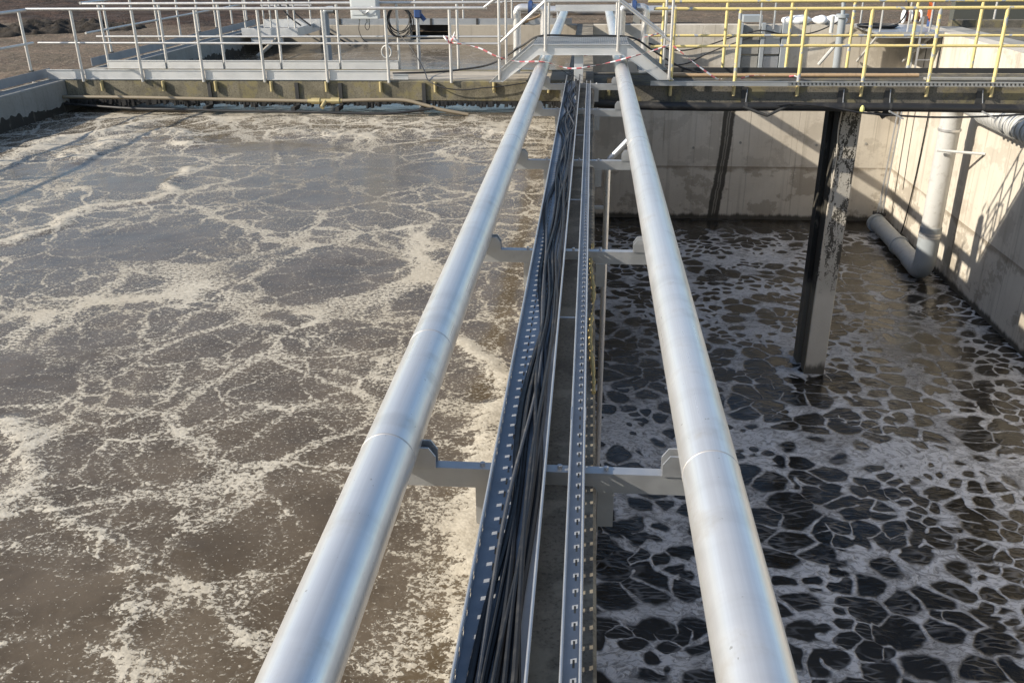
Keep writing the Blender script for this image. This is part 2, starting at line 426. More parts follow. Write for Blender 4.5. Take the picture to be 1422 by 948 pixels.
Z += fld * 0.10 * np.sin((X * 0.55 - Y * 0.83) * 2 * math.pi / 1.1)
near = (X > -9.6) & (X < 9.4) & (Y < 26.2) & (Y > -8)
Z = np.where(near, -0.20, Z)
ground = structure(grid_obj('ground', xs, ys, Z, ground_material(), {'field': fld},
    skip=lambda x0, x1, y0, y1: (x0 >= -9.01) & (x1 <= 8.63) & (y0 >= YN - 0.31) & (y1 <= 25.56)))

# spoil heap of dark soil beyond the left wall
def soil():
    t = NT('dark_soil'); P = t.P; n = t.noise(P, 7, 6, 0.7)
    M['soil'] = t.set(t.mix(n, (0.05, 0.038, 0.026), (0.018, 0.014, 0.010)), 0.95, 0, t.bump(n, 0.9, 0.08))
soil()
hx = np.linspace(-19.0, -12.0, 90); hy = np.linspace(21.0, 29.0, 90); X, Y = np.meshgrid(hx, hy)
u = (X + 15.2) * 0.78 + (Y - 24.8) * 0.62; w = -(X + 15.2) * 0.62 + (Y - 24.8) * 0.78
prof = np.clip(1 - (u / 3.4) ** 2, 0, 1) * np.clip(1 - (w / 1.25) ** 2, 0, 1)
Z = -0.45 + 0.55 * prof ** 0.5 * (0.75 + 0.5 * fbm(X * 1.6, Y * 1.6, 21)) + (fbm(X * 5, Y * 5, 5) - .45) * 0.35 * (prof > 0)
heap = grid_obj('soil_heap', hx, hy, Z, M['soil'])
tag(heap, 'long low heap of dark soil on the bare ground beyond the left wall', 'soil heap')

# ------------------------------------------------------------------ water of the full basin (tan foam)
LINES = [  # world polylines of drifting foam: points, width, strength, raised height
    ([(-5.49, 7.74), (-5.34, 8.22), (-5.17, 8.88), (-4.77, 9.19), (-4.69, 9.75), (-4.83, 10.7)], 0.11, 0.75, 0.02),
    ([(-6.9, 6.6), (-6.1, 7.2), (-5.49, 7.74)], 0.11, 0.75, 0.02),
    ([(-6.01, 8.56), (-5.96, 9.28), (-5.84, 9.83)], 0.08, 0.4, 0.0),
    ([(-7.8, 9.4), (-7.45, 10.85), (-7.54, 12.0), (-7.24, 12.83), (-6.86, 13.65)], 0.26, 0.75, 0.05),
    ([(-6.69, 11.31), (-6.56, 12.34), (-6.21, 12.98), (-5.53, 12.19)], 0.34, 0.75, 0.05),
    ([(-7.64, 14.05), (-5.82, 13.93), (-4.14, 14.12), (-2.38, 13.82), (-0.71, 13.54)], 0.42, 0.42, 0.02),
    ([(-4.37, 13.0), (-3.06, 12.9), (-1.87, 13.38), (-0.78, 12.89)], 0.34, 0.5, 0.04),
    ([(-1.74, 12.35), (-1.18, 11.69), (-0.68, 11.29)], 0.45, 0.42, 0.03),
    ([(-0.40, 1.4), (-0.36, 2.57), (-0.37, 2.91), (-0.4, 3.29), (-0.39, 3.81), (-0.4, 4.3)], 0.13, 0.9, 0.02),
    ([(-0.78, 5.76), (-0.67, 5.41), (-0.53, 5.1), (-0.44, 4.81), (-0.46, 4.3), (-0.47, 4.0)], 0.075, 0.8, 0.015),
    ([(-1.82, 8.29), (-1.55, 7.96), (-1.35, 7.76), (-1.44, 6.98)], 0.12, 0.55, 0.0),
    ([(-1.75, 2.46), (-1.81, 2.68), (-1.86, 2.85), (-1.95, 3.08), (-2.11, 3.27), (-2.28, 3.43), (-2.48, 3.52), (-2.73, 3.64)], 0.05, 0.6, 0.006),
    ([(-1.9, 2.9), (-1.75, 3.02), (-1.6, 3.0)], 0.035, 0.5, 0.0),
    ([(-2.95, 3.0), (-2.73, 3.55), (-2.81, 3.84), (-3.06, 4.2), (-3.36, 4.35)], 0.10, 0.75, 0.01),
    ([(-2.63, 3.18), (-2.45, 3.22), (-2.21, 3.29)], 0.035, 0.4, 0.0),
    ([(-1.21, 2.5), (-1.31, 2.72), (-1.5, 2.97), (-1.67, 3.15), (-1.87, 3.24)], 0.04, 0.5, 0.004),
    ([(-1.31, 3.12), (-1.41, 3.32), (-1.43, 3.55), (-1.31, 3.74)], 0.035, 0.4, 0.0),
    ([(-2.58, 4.22), (-2.25, 4.38), (-1.8, 4.54), (-1.48, 4.63), (-1.24, 4.76)], 0.07, 0.5, 0.0),
    ([(-2.17, 3.5), (-1.96, 3.6), (-1.76, 3.84), (-1.56, 4.07)], 0.04, 0.35, 0.0),
    ([(-4.11, 6.1), (-3.84, 6.34), (-3.2, 6.49), (-2.85, 6.81)], 0.14, 0.4, 0.0),
    ([(-3.07, 6.31), (-2.97, 6.64), (-2.6, 7.38), (-2.46, 7.8)], 0.10, 0.35, 0.0),
    ([(-2.03, 6.08), (-1.62, 5.35), (-1.26, 5.26), (-1.38, 4.94)], 0.12, 0.35, 0.0),
]
def left_water():
    t = NT('foamy_sludge_water'); P = t.P
    w1 = t.vmath('SCALE', t.vmath('SUBTRACT', t.noise(P, 1.7, 3, 0.55, color=True), (0.5, 0.5, 0.5)), scale=0.5)
    w2 = t.vmath('SCALE', t.vmath('SUBTRACT', t.noise(P, 9.0, 2, 0.5, color=True), (0.5, 0.5, 0.5)), scale=0.10)
    Pw = t.vmath('ADD', t.vmath('ADD', P, w1), w2)
    flat = t.mapping(Pw, (1, 1, 0))
    v1 = t.voronoi(flat, 0.95, 'DISTANCE_TO_EDGE'); v2 = t.voronoi(flat, 2.2, 'DISTANCE_TO_EDGE'); v3 = t.voronoi(flat, 5.2, 'DISTANCE_TO_EDGE')
    thick = t.noise(P, 1.1, 3)
    e1 = t.step(v1, 0.0, t.math('MULTIPLY_ADD', thick, 0.17, -0.025), 1.0, 0.0)
    e2 = t.step(v2, 0.0, t.math('MULTIPLY_ADD', thick, 0.19, -0.025), 1.0, 0.0)
    e3 = t.step(v3, 0.0, t.math('MULTIPLY_ADD', thick, 0.22, -0.03), 1.0, 0.0)
    low = t.noise(P, 0.5, 2); mid = t.noise(Pw, 2.6, 3)
    wf = t.vmath('SCALE', t.vmath('SUBTRACT', t.noise(P, 26, 2, 0.5, color=True), (0.5, 0.5, 0.5)), scale=0.03)
    Pf = t.mapping(t.vmath('ADD', P, wf), (1, 1.2, 0))
    fleck = t.noise(Pf, 34, 5, 0.62); fine = t.noise(Pf, 85, 2, 0.5)
    D = t.math('MULTIPLY', e1, 0.15)
    D = t.math('ADD', D, t.math('MULTIPLY', e2, 0.11))
    D = t.math('ADD', D, t.math('MULTIPLY', e3, 0.07))
    D = t.math('ADD', D, t.math('MULTIPLY', t.math('SUBTRACT', low, 0.5), 0.13))
    D = t.math('ADD', D, t.math('MULTIPLY', t.math('SUBTRACT', mid, 0.5), 0.14))
    D = t.math('MINIMUM', D, 0.135)
    st = t.attr('streak')
    D = t.math('ADD', D, t.math('MULTIPLY', st, 0.23))
    D = t.math('ADD', D, t.attr('far'))
    val = t.math('ADD', t.math('ADD', t.math('MULTIPLY', fleck, 0.74), t.math('MULTIPLY', fine, 0.26)), D)
    mask = t.step(val, 0.60, 0.665)
    speck = t.step(t.math('ADD', t.noise(Pf, 55, 2, 0.4), t.math('MULTIPLY', D, 0.4)), 0.63, 0.68, 0.0, 0.75)
    mask = t.math('MAXIMUM', mask, speck)
    haze_ = t.step(val, 0.50, 0.62, 0.0, 0.12)
    film = t.math('MAXIMUM', mask, haze_)
    lump = t.noise(P, 26, 4, 0.65); lump2 = t.voronoi(P, 55)
    foamc = t.mix(t.step(lump, 0.3, 0.7), (0.40, 0.36, 0.29), (0.55, 0.505, 0.42))
    foamc = t.mix(t.step(t.noise(P, 1.1, 3), 0.45, 0.7, 0, 0.4), foamc, (0.38, 0.33, 0.25))
    waterc = t.mix(t.step(t.noise(P, 2.2, 5, 0.65), 0.3, 0.7), (0.078, 0.058, 0.035), (0.125, 0.096, 0.063))
    c = t.mix(film, waterc, foamc)
    rip = t.noise(P, 9, 4, 0.6)
    hgt = t.math('ADD', t.math('MULTIPLY', mask, t.math('MULTIPLY_ADD', lump2, -0.5, 1.0)), t.math('MULTIPLY', t.math('MULTIPLY', lump, mask), 0.8))
    nb = t.bump(rip, 0.16, 0.02); nb = t.bump(hgt, 0.4, 0.008, nb)
    rg = t.math('MULTIPLY_ADD', mask, 0.6, 0.15)
    return t.set(c, rg, 0, nb, t.math('MULTIPLY_ADD', mask, -0.15, 0.33))
xs = np.arange(XL - 0.05, WX0 + 0.031, 0.03); ys = np.concatenate([np.arange(YN, 1.5, 0.1), np.arange(1.5, 16, 0.03), np.arange(16, YB + 0.06, 0.1)])
X, Y = np.meshgrid(xs, ys)
wx = X + (fbm(X * 1.7, Y * 1.7, 31) - 0.47) * 0.5; wy = Y + (fbm(X * 1.7, Y * 1.7, 47) - 0.47) * 0.5
streak = np.zeros(X.shape); Z = np.zeros(X.shape)
rid = lambda f, sd: 1 - np.abs(2 * vnoise(X * f, Y * f, sd) - 1)
lum = (0.5 * rid(7, 13) + 0.5 * rid(13, 14)) * rid(3, 15) + 0.25 * vnoise(X * 22, Y * 22, 16)
for pts, wd, st, hg in LINES:
    if pts[0][1] > 10: st *= 0.88
    d = seg_dist(wx, wy, pts); g = np.exp(-(d / wd) ** 2)
    streak = np.maximum(streak, g * st * (0.6 + 0.8 * fbm(X * 2.5, Y * 2.5, 77)))
    Z = np.maximum(Z, g * hg * (0.35 + 0.95 * lum))
far = np.clip((Y - 12.0) / 2.5, 0, 1) * 0.03 * (Y < 16) + 0.03 * np.exp(-((Y - 9.0) / 4.0) ** 2)
far -= 0.10 * np.exp(-((X + 6.0) / 1.3) ** 2 - ((Y - 9.0) / 0.9) ** 2) * 0 
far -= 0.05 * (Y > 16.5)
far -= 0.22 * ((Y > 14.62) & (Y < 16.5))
for cx, cy, rx, ry, a in ((-4.3, 12.0, 0.9, 0.35, .16), (-2.5, 10.6, 1.6, 0.7, .10), (-5.6, 12.4, .6, .25, .16), (-5.2, 10.0, .55, .35, .16), (-4.2, 7.6, .7, .5, .10),
                          (-3.9, 8.1, .45, .35, .12), (-2.3, 7.2, .8, .6, .08), (-3.0, 9.4, .9, .5, .08), (-1.7, 3.25, .25, .18, .1), (-1.1, 3.6, .3, .3, .08), (-2.1, 2.8, .2, .3, .1),
                          (-3.5, 5.2, .5, .4, .07), (-2.5, 3.0, .22, .2, .1), (-1.55, 2.75, .17, .16, .12), (-6.5, 10.6, .7, .5, .06)):
    far -= a * np.exp(-(((X - cx) / rx) ** 2 + ((Y - cy) / ry) ** 2) ** 2)
Z = ZL + Z + (fbm(X * 2, Y * 2, 5) - 0.47) * 0.012
o = structure(grid_obj('water', xs, ys, Z, left_water(), {'streak': streak, 'far': far}))

# ------------------------------------------------------------------ water of the low basin (grey foam net)
RLINES = [([(-0.5, 13.3), (0.42, 13.03), (1.61, 12.25), (2.89, 12.69), (4.15, 12.42), (5.38, 12.25), (6.57, 12.03), (8.3, 12.4)], 0.42, 1.0),
          ([(0.2, 18.4), (0.46, 18.51), (2.26, 17.79), (3.85, 16.77)], 0.5, 0.6),
          ([(1.6, 8.8), (2.52, 9.47), (3.59, 10.22), (4.45, 9.47), (5.35, 9.13), (7, 9.0)], 0.16, 0.55),
          ([(0.42, 7.92), (1.28, 7.81), (2.49, 8.42)], 0.16, 0.5),
          ([(0.2, 22.0), (1.61, 22.38), (3.34, 21.62), (5.22, 22.29)], 0.7, 0.55),
          ([(5.27, 16.86), (5.89, 15.27), (6.38, 14.19)], 0.35, 0.6),
          ([(0.37, 10.75), (0.96, 10.44), (1.27, 9.52)], 0.14, 0.5),
          ([(2.2, 20.0), (3.5, 19.3), (5.0, 19.6)], 0.4, 0.5),
          ([(4.0, 15.1), (4.45, 15.1), (4.45, 15.9), (4.0, 15.9), (4.0, 15.1)], 0.12, 0.7)]
def right_water():
    t = NT('dark_water_foam_net'); P = t.P
    w0 = t.vmath('SCALE', t.vmath('SUBTRACT', t.noise(P, 0.55, 3, 0.5, color=True), (0.5, 0.5, 0.5)), scale=0.7)
    w1 = t.vmath('SCALE', t.vmath('SUBTRACT', t.noise(P, 3.6, 3, 0.55, color=True), (0.5, 0.5, 0.5)), scale=0.11)
    Pw = t.vmath('ADD', t.vmath('ADD', P, w0), w1)
    flat = t.mapping(Pw, (0.95, 1.0, 0))
    def cells(v, sc, rnd, r0):
        a = t.voronoi(v, sc, 'F1', rnd, '2D'); b = t.voronoi(v, sc, 'F2', rnd, '2D')
        return t.math('MINIMUM', t.math('SUBTRACT', b, a), t.math('SUBTRACT', r0, a))
    d = cells(flat, 2.1, 0.9, 0.66); d2 = cells(flat, 3.4, 0.9, 0.66)
    big = t.voronoi(t.mapping(t.vmath('ADD', P, w0), (1, 0.9, 0), (3.3, 1.7, 0)), 0.42, 'DISTANCE_TO_EDGE')
    st = t.attr('streak')
    band = t.step(big, 0.0, 0.16, 1.0, 0.0)
    thick = t.math('ADD', t.math('MULTIPLY_ADD', t.noise(P, 1.3, 3, 0.55), 0.52, -0.175), t.math('MULTIPLY', st, 0.42))
    thick = t.math('ADD', thick, t.math('MULTIPLY', band, 0.12))
    sel = t.step(t.noise(P, 0.9, 2), 0.50, 0.56)
    dd = t.math('ADD', t.math('MULTIPLY', d, t.math('SUBTRACT', 1.0, sel)), t.math('MULTIPLY', d2, sel))
    foam = t.step(dd, t.math('SUBTRACT', thick, 0.16), t.math('ADD', thick, 0.05), 1.0, 0.0)
    rim = t.step(t.math('ABSOLUTE', t.math('SUBTRACT', dd, t.math('SUBTRACT', thick, 0.04))), 0.0, 0.07, 0.38, 0.0)
    # thin threads of foam drawn over the dark cells
    thr = t.voronoi(t.mapping(Pw, (1.5, 5.0, 0)), 2.0, 'DISTANCE_TO_EDGE')
    threads = t.math('MULTIPLY', t.step(thr, 0.0, 0.12, 0.18, 0.0), t.step(t.noise(P, 2.1, 3), 0.40, 0.62))
    wisps = t.noise(t.mapping(Pw, (1, 1.5, 0)), 8, 6, 0.68, 1.2)
    dens = t.step(t.noise(P, 0.9, 4, 0.6), 0.36, 0.54, 0.6, 1.0)
    body = t.math('MULTIPLY', foam, t.math('MULTIPLY', t.math('ADD', t.step(wisps, 0.36, 0.60, 0.45, 1.25), rim), dens), clamp=True)
    al = t.math('MULTIPLY', t.math('MAXIMUM', body, threads), t.attr('cover'))
    silt = t.noise(P, 0.35, 4)
    water = t.mix(t.step(silt, 0.35, 0.7), (0.012, 0.010, 0.007), (0.036, 0.029, 0.019))
    c = t.mix(al, water, t.mix(wisps, (0.68, 0.68, 0.68), (0.82, 0.82, 0.82)))
    rip = t.noise(t.mapping(Pw, (1, 2.2, 0)), 5.5, 4, 0.6)
    nb = t.bump(rip, 0.22, 0.05); nb = t.bump(t.math('MULTIPLY', al, t.math('MULTIPLY_ADD', wisps, 0.7, 0.6)), 0.45, 0.035, nb)
    return t.set(c, t.math('MULTIPLY_ADD', al, 0.55, 0.10), 0, nb, t.math('MULTIPLY_ADD', al, -0.1, 0.28))
xs = np.arange(WX1 - 0.05, XR + 0.08, 0.07); ys = np.arange(YN, YB + 0.1, 0.07)
X, Y = np.meshgrid(xs, ys)
wx = X + (fbm(X, Y, 61) - 0.47) * 1.0; wy = Y + (fbm(X, Y, 67) - 0.47) * 1.0
streak = np.zeros(X.shape)
for pts, wd, st in RLINES:
    streak = np.maximum(streak, np.exp(-(seg_dist(wx, wy, pts) / wd) ** 2) * st)
cover = (1 - 0.92 * np.clip((wy - 23.6) / 0.8, 0, 1)) * (1 - 0.22 * np.clip((Y - 13.5) / 2, 0, 1))
cover *= 1 - 0.75 * np.exp(-(((wx - 7.4) / 0.9) ** 2 + ((wy - 21.2) / 2.0) ** 2) ** 2)
cover *= 1 - 0.55 * np.exp(-(((wx - 6.3) / 1.2) ** 2 + ((wy - 17.0) / 2.2) ** 2) ** 2)
cover *= 1 - 0.45 * np.exp(-(((wx - 0.9) / 0.7) ** 2 + ((wy - 16.0) / 2.5) ** 2) ** 2)
Z = ZR + (fbm(X * 1.2, Y * 1.2, 71) - 0.47) * 0.05
structure(grid_obj('water', xs, ys, Z, right_water(), {'streak': streak, 'cover': cover}))

# ------------------------------------------------------------------ walls
w = thing('basin_wall', 'low dividing wall with dark stained top running away under the cable tray', 'wall', (0, 9, 0))
MB().box(WX0, WX1, YN, YB + 0.3, -6, -0.002, 0.012).obj('wall_body', 'concrete_top', w)
w = thing('basin_wall', 'shaded grey outer wall on the left of the full foamy basin', 'wall', (-8.8, 9, 0))
MB().box(-9.0, XL, YN - .3, YB + 0.35, -6, 0.0, 0.012).obj('wall_body', 'concrete_grey', w)
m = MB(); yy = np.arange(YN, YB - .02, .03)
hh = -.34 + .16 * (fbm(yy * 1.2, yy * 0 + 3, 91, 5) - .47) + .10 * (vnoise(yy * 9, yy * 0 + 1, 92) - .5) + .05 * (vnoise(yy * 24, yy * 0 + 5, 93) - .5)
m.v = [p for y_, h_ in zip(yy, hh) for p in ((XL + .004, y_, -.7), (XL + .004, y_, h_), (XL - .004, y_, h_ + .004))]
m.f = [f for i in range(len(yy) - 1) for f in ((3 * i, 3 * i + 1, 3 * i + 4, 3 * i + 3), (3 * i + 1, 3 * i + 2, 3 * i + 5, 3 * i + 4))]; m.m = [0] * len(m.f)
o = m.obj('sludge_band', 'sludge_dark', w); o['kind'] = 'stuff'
def panelled_wall(label, axis, fixed, thick, cells_u, cells_z, mat, loc):
    w = thing('basin_wall', label, 'wall', loc)
    us, zs = cells_u, cells_z; g = 0.005
    if axis == 'y': MB().box(us[0], us[-1], fixed + 0.008, fixed + thick, -6, -0.004).obj('wall_core', mat, w)
    else: MB().box(fixed + 0.008, fixed + thick, us[0], us[-1], -6, -0.004).obj('wall_core', mat, w)
    for a, b in zip(us[:-1], us[1:]):
        for c, d in zip(zs[:-1], zs[1:]):
            j = random.uniform(0, 0.003)
            if axis == 'y': m = MB().box(a + g, b - g, fixed - j, fixed + 0.02, c + g * .4, d - g * .4, 0.003)
            else: m = MB().box(fixed - j, fixed + 0.02, a + g, b - g, c + g * .4, d - g * .4, 0.003)
            m.obj('panel', mat, w)
    return w
rightwall = panelled_wall('pale sunlit concrete wall on the right side of the low basin', 'x', XR, 0.42,
              [YN, -3.5, -1.05, 1.4, 3.85, 6.3, 8.75, 11.2, 13.65, 16.1, 18.55, 21.0, 23.15, YB + 0.008], [-5.6, -3.72, -1.25, 0.0], 'tank_wall', (XR, 9, 0))
backwall = panelled_wall('concrete end wall of the low basin with a dark wet run', 'y', YB, 0.35,
              [WX1 + .002, 1.76, 2.93, 4.39, 5.68, 7.0, XR + 0.008], [-5.6, -3.72, -1.25, 0.0], 'tank_wall', (4, YB, 0))
for x, z in ((4.16, -3.05), (6.2, -3.1), (2.9, -3.2), (5.2, -1.9), (7.5, -3.05)):     # form tie marks
    MB().tube([(x, YB - 0.012, z), (x, YB + 0.01, z)], 0.035, 10).obj('tie_hole', 'concrete_grey', backwall)
w = thing('basin_wall', 'tan end wall of the full basin with a dark square opening', 'wall', (-4.5, YB, 0))
MB().box(XL, -4.82, YB, YB + .35, -6, 0.0, .01).obj('wall_body', 'concrete_tan', w)
MB().box(-3.72, WX0 - .002, YB, YB + .35, -6, 0.0, .01).obj('wall_body', 'concrete_tan', w)
MB().box(-4.82, -3.72, YB + .004, YB + .35, -6, -0.38).obj('opening_sill', 'concrete_tan', w)
MB().box(-4.9, -3.6, YB + .75, YB + .85, -1.0, 0.02).obj('opening_back', 'dark_steel', w)
MB().box(-4.9, -3.6, YB + .3, YB + .8, 0.0, 0.03).obj('opening_cover', 'galvanised', w)
MB().box(XL + 0.4, -0.5, YB + 0.05, YB + 0.07, 0.0, 0.16, .003).obj('toe_board', 'galvanised', w)
for x in np.arange(-8.0, -0.6, 1.24):
    MB().box(x, x + .06, YB + 0.035, YB + 0.05, 0.0, 0.16).obj('toe_board_bracket', 'dark_steel', w)
w = thing('basin_wall', 'near end wall closing both basins behind the viewer', 'wall', (0, YN, 0))
MB().box(-9.0, 8.69, YN - .35, YN - .002, -6, -0.003).obj('wall_body', 'concrete_grey', w)

# ------------------------------------------------------------------ cross walkway
wk = thing('walkway', 'mossy concrete walkway beam crossing the full basin with brass post sockets', 'walkway', (-4.5, 15.5, 0))
MB().box(XL + .002, -0.16, YW0, YW0 + 0.22, -0.31, 0.0, 0.012).obj('edge_beam', 'concrete_dirty', wk)
MB().box(XL + .002, -0.16, YW1 - 0.2, YW1, -0.31, 0.0, 0.012).obj('edge_beam', 'concrete_dirty', wk)
MB().box(XL + .004, -0.162, YW0 + .22, YW1 - .2, -0.16, -0.006).obj('deck', 'concrete_tan', wk)
m = MB(); x = XL + .02
while x < -0.3:
    w_ = random.uniform(.012, .05); d_ = .035 + .09 * random.random() * (0.5 + 0.5 * math.sin(x * 3.1) ** 2); yy = YW0 + random.uniform(-.012, .01)
    m.box(x, min(x + w_, -.2), yy, YW0 + .1, -.312 - d_, -.3115, .004); x += w_ * random.uniform(.6, 1.05)
o = m.obj('sludge_shade_fringe', 'black_rubber', wk); o['kind'] = 'stuff'  # sludge drips, made deeper to stand in for shade under the beam
sock = None
for x in (-8.0, -6.955, -6.07, -5.14, -4.23, -3.34, -2.455, -1.51, -0.64):
    m = MB(); m.tube([(0, -0.035, -0.165), (0, -0.035, -0.005)], 0.026, 10); m.box(-0.012, 0.012, -0.02, 0.004, -0.12, -0.03)
    if sock is None: sock = m.obj('post_socket', 'brass', wk, True, world=False); sock.location = (x + 4.5, YW0 - 15.5, 0)
    else: link_copy(sock, wk, (x + 4.5, YW0 - 15.5, 0))
for x in (-6.19, -4.73, -4.01, -2.645):
    m = MB(); m.box(x - 0.03, x + 0.03, YW0 - 0.03, YW0 - 0.001, -0.40, -0.03); m.box(x - 0.03, x + 0.03, YW0 - 0.32, YW0 - 0.03, -0.43, -0.37)
    m.obj('pipe_bracket', 'dark_steel', wk)
wr = thing('walkway', 'dark stained concrete walkway crossing the low basin on a tall column', 'walkway', (4.2, 15.5, 0))
MB().box(-0.155, XR + .3, YW0, YW0 + 0.25, -0.36, -0.055, 0.01).obj('edge_beam', 'concrete_old', wr)
MB().box(-0.155, XR + .3, YW1 - 0.15, YW1 + .05, -0.36, -0.05, 0.01).obj('edge_beam', 'concrete_old', wr)
MB().box(-0.153, XR - .002, YW0 + .25, YW1 - .15, -0.2, -0.062).obj('deck', 'concrete_old', wr)
MB().box(0.95, XR - .002, YW1 + .055, YW1 + .07, -0.05, 0.035).obj('kick_plate', 'dark_steel', wr)
sock2 = None
for x in (0.31, 1.27, 2.25, 3.22, 4.19, 5.17, 6.13, 7.1):
    m = MB(); m.tube([(0, -0.035, -0.20), (0, -0.035, -0.05)], 0.027, 10); m.box(-0.012, 0.012, -0.02, 0.004, -0.15, -0.06)
    if sock2 is None: sock2 = m.obj('post_socket', 'brass', wr, True, world=False); sock2.location = (x - 4.2, YW0 - 15.5, 0)
    else: link_copy(sock2, wr, (x - 4.2, YW0 - 15.5, 0))
for x in (2.43, 3.9, 4.6, 5.97):
    m = MB(); m.box(x - 0.05, x + 0.05, YW0 - 0.02, YW0 - 0.001, -0.34, -0.07); m.obj('hanger_plate', 'dark_steel', wr)
    MB().tube([(x + 0.03, YW0 - 0.03, -0.10), (x + 0.0, YW0 - 0.16, -0.23), (x - 0.01, YW0 - 0.24, -0.33)], 0.007, 6).obj('hanger_rod', 'galvanised', wr)

# column under the walkway
co = thing('column', 'tall sludge-stained concrete column holding the walkway above the low basin', 'column', (4.22, 15.4, -5.6))
MB().box(4.04, 4.39, 15.2, 15.46, -6, -0.362, 0.01).obj('front_shaft', 'sludged', co)
MB().box(4.03, 4.0395, 15.205, 15.455, -6, -0.37).obj('sludge_coat', 'sludge_dark', co)
MB().box(4.07, 4.34, 15.46, 15.66, -6, -0.364).obj('web', 'sludge_dark', co)
MB().box(3.99, 4.35, 15.66, 15.95, -6, -0.366, 0.01).obj('rear_shaft', 'sludge_dark', co)
m = MB(); m.tube(spline([(4.07, 15.17, -0.38), (4.045, 15.17, -0.8), (4.075, 15.175, -1.3), (4.05, 15.18, -2.2), (4.055, 15.19, -3.0)]), 0.012, 6)
m.obj('pale_edge_run', 'concrete_bright', co, True)  # thin pale wavy strand down the left edge of the front shaft

# ------------------------------------------------------------------ railings
def railing(name, label, posts, rails, mat, r_post=0.024, r_rail=0.021, boards=(), base_clamps=False, loc=(0, 0, 0), zb=0.0, post_top=None):
    t = thing(name, label, 'railing', loc)
    for p in posts:
        x, y, z0, z1 = p
        MB().tube([(x, y, z0), (x, y, z1)], r_post, 10).obj('post', mat, t, True)
        if base_clamps:
            for q0, q1, q2 in ((.035, .02, .06), (.03, .15, .18)): MB().box(x - q0, x + q0, y - q0, y + q0, zb + q1, zb + q2).obj('post_clamp', 'dark_steel', t)
    for pts, rr in rails: MB().tube(pts, rr, 10).obj('rail', mat, t, True)
    for b in boards:
        MB().box(*b, 0.003).obj('toe_board', 'aluminium' if b[1] - b[0] > .1 else 'shaded_sheet', t)
        x0, x1, y0, y1, z0, z1 = b
        if x1 - x0 > y1 - y0:
            m = MB(); m.box(x0, x1, y0 - .012, y0 - .001, z0, z0 + .012); m.box(x0, x1, y0 - .012, y0 - .001, z1 - .012, z1); m.obj('toe_board_lip', 'aluminium', t)
    return t
YF = 14.70
lx = (-8.3, -7.29, -6.26, -5.24, -4.2, -3.2, -2.19)
railing('handrail', 'aluminium handrail with toe boards on the near edge of the left walkway', [(x, YF + .02, -0.02, 1.08) for x in lx],
        [([(-9.04, YF + .02, 1.10), (-1.60, YF + .02, 1.10)], .024), ([(-8.95, YF + .02, 0.585), (-1.42, YF + .02, 0.575)], .018)], 'alu_tube',
        boards=[(-8.92, -8.33, YF + .05, YF + .062, .012, .165)] + [(a + .03, b - .01, YF + .05, YF + .062, .012, .165) for a, b in zip(lx[:-2], lx[1:-1])] + [(-3.17, -2.92, YF + .2, YF + .212, .004, .09)], loc=(-5, YF, 0))
bx = (-8.62, -7.53, -6.47, -5.43, -4.37, -3.32, -2.28)
railing('handrail', 'aluminium handrail on the far edge of the left walkway', [(x, 16.22, -0.03 if i < 5 else -0.12, 1.07) for i, x in enumerate(bx)],
        [([(-8.9, 16.22, 1.09), (-1.5, 16.22, 1.09)], .024), ([(-8.75, 16.22, 0.545), (-1.5, 16.22, 0.54)], .018)], 'alu_tube',
        boards=[(a + .03, b - .01, 16.16, 16.172, .005, .15) for a, b in zip(bx[:-2], bx[1:-1])], loc=(-5, 16.2, 0))
ly = [14.51 - 1.05 * k for k in range(0, 19)]
railing('handrail', 'aluminium handrail leading towards the viewer along the left wall', [(-9.04, y, -0.02, 1.07) for y in ly],
        [([(-9.04, YF + .02, 1.09), (-9.04, YN, 1.09)], .024), ([(-9.04, YF + .02, 0.585), (-9.04, YN, 0.585)], .020)], 'alu_tube',
        boards=[(-8.985, -8.973, YN, 14.95, .022, .165)], base_clamps=True, loc=(-9, 9, 0))
ly2 = [17.2 + 1.05 * k for k in range(0, 8)]
railing('handrail', 'aluminium handrail on the left wall beyond the walkway', [(-9.04, y, -0.02, 1.07) for y in ly2],
        [([(-9.04, 16.4, 1.09), (-9.04, 25.2, 1.09)], .024), ([(-9.04, 16.4, 0.585), (-9.04, 25.2, 0.585)], .020)], 'alu_tube',
        boards=[(-8.985, -8.973, 16.3, 25.0, .022, .165)], base_clamps=True, loc=(-9, 21, 0))
fx = (1.27, 2.25, 3.22, 4.19, 5.17, 6.13, 7.1)
railing('handrail', 'yellow painted handrail on the near edge of the right walkway', [(x, YF + .02, -0.05, 1.08) for x in fx],
        [([(0.95, YF + .02, 1.085), (2.3, YF + .02, 1.075), (8.5, YF + .02, 1.095)], .024), ([(0.93, YF + .02, 0.535), (3.3, YF + .02, 0.55), (8.5, YF + .02, 0.545)], .022)], 'yellow_paint', r_post=.027, loc=(4, YF, 0))
gx = (1.22, 2.27, 3.33, 4.34, 5.35, 6.38, 7.4)
railing('handrail', 'yellow painted handrail on the far edge of the right walkway', [(x, 16.3, -0.04, 1.07) for x in gx],
        [([(0.95, 16.3, 1.09), (8.5, 16.3, 1.095)], .024), ([(0.93, 16.3, 0.55), (8.5, 16.3, 0.55)], .022)], 'yellow_paint', r_post=.027, loc=(4, 16.3, 0))

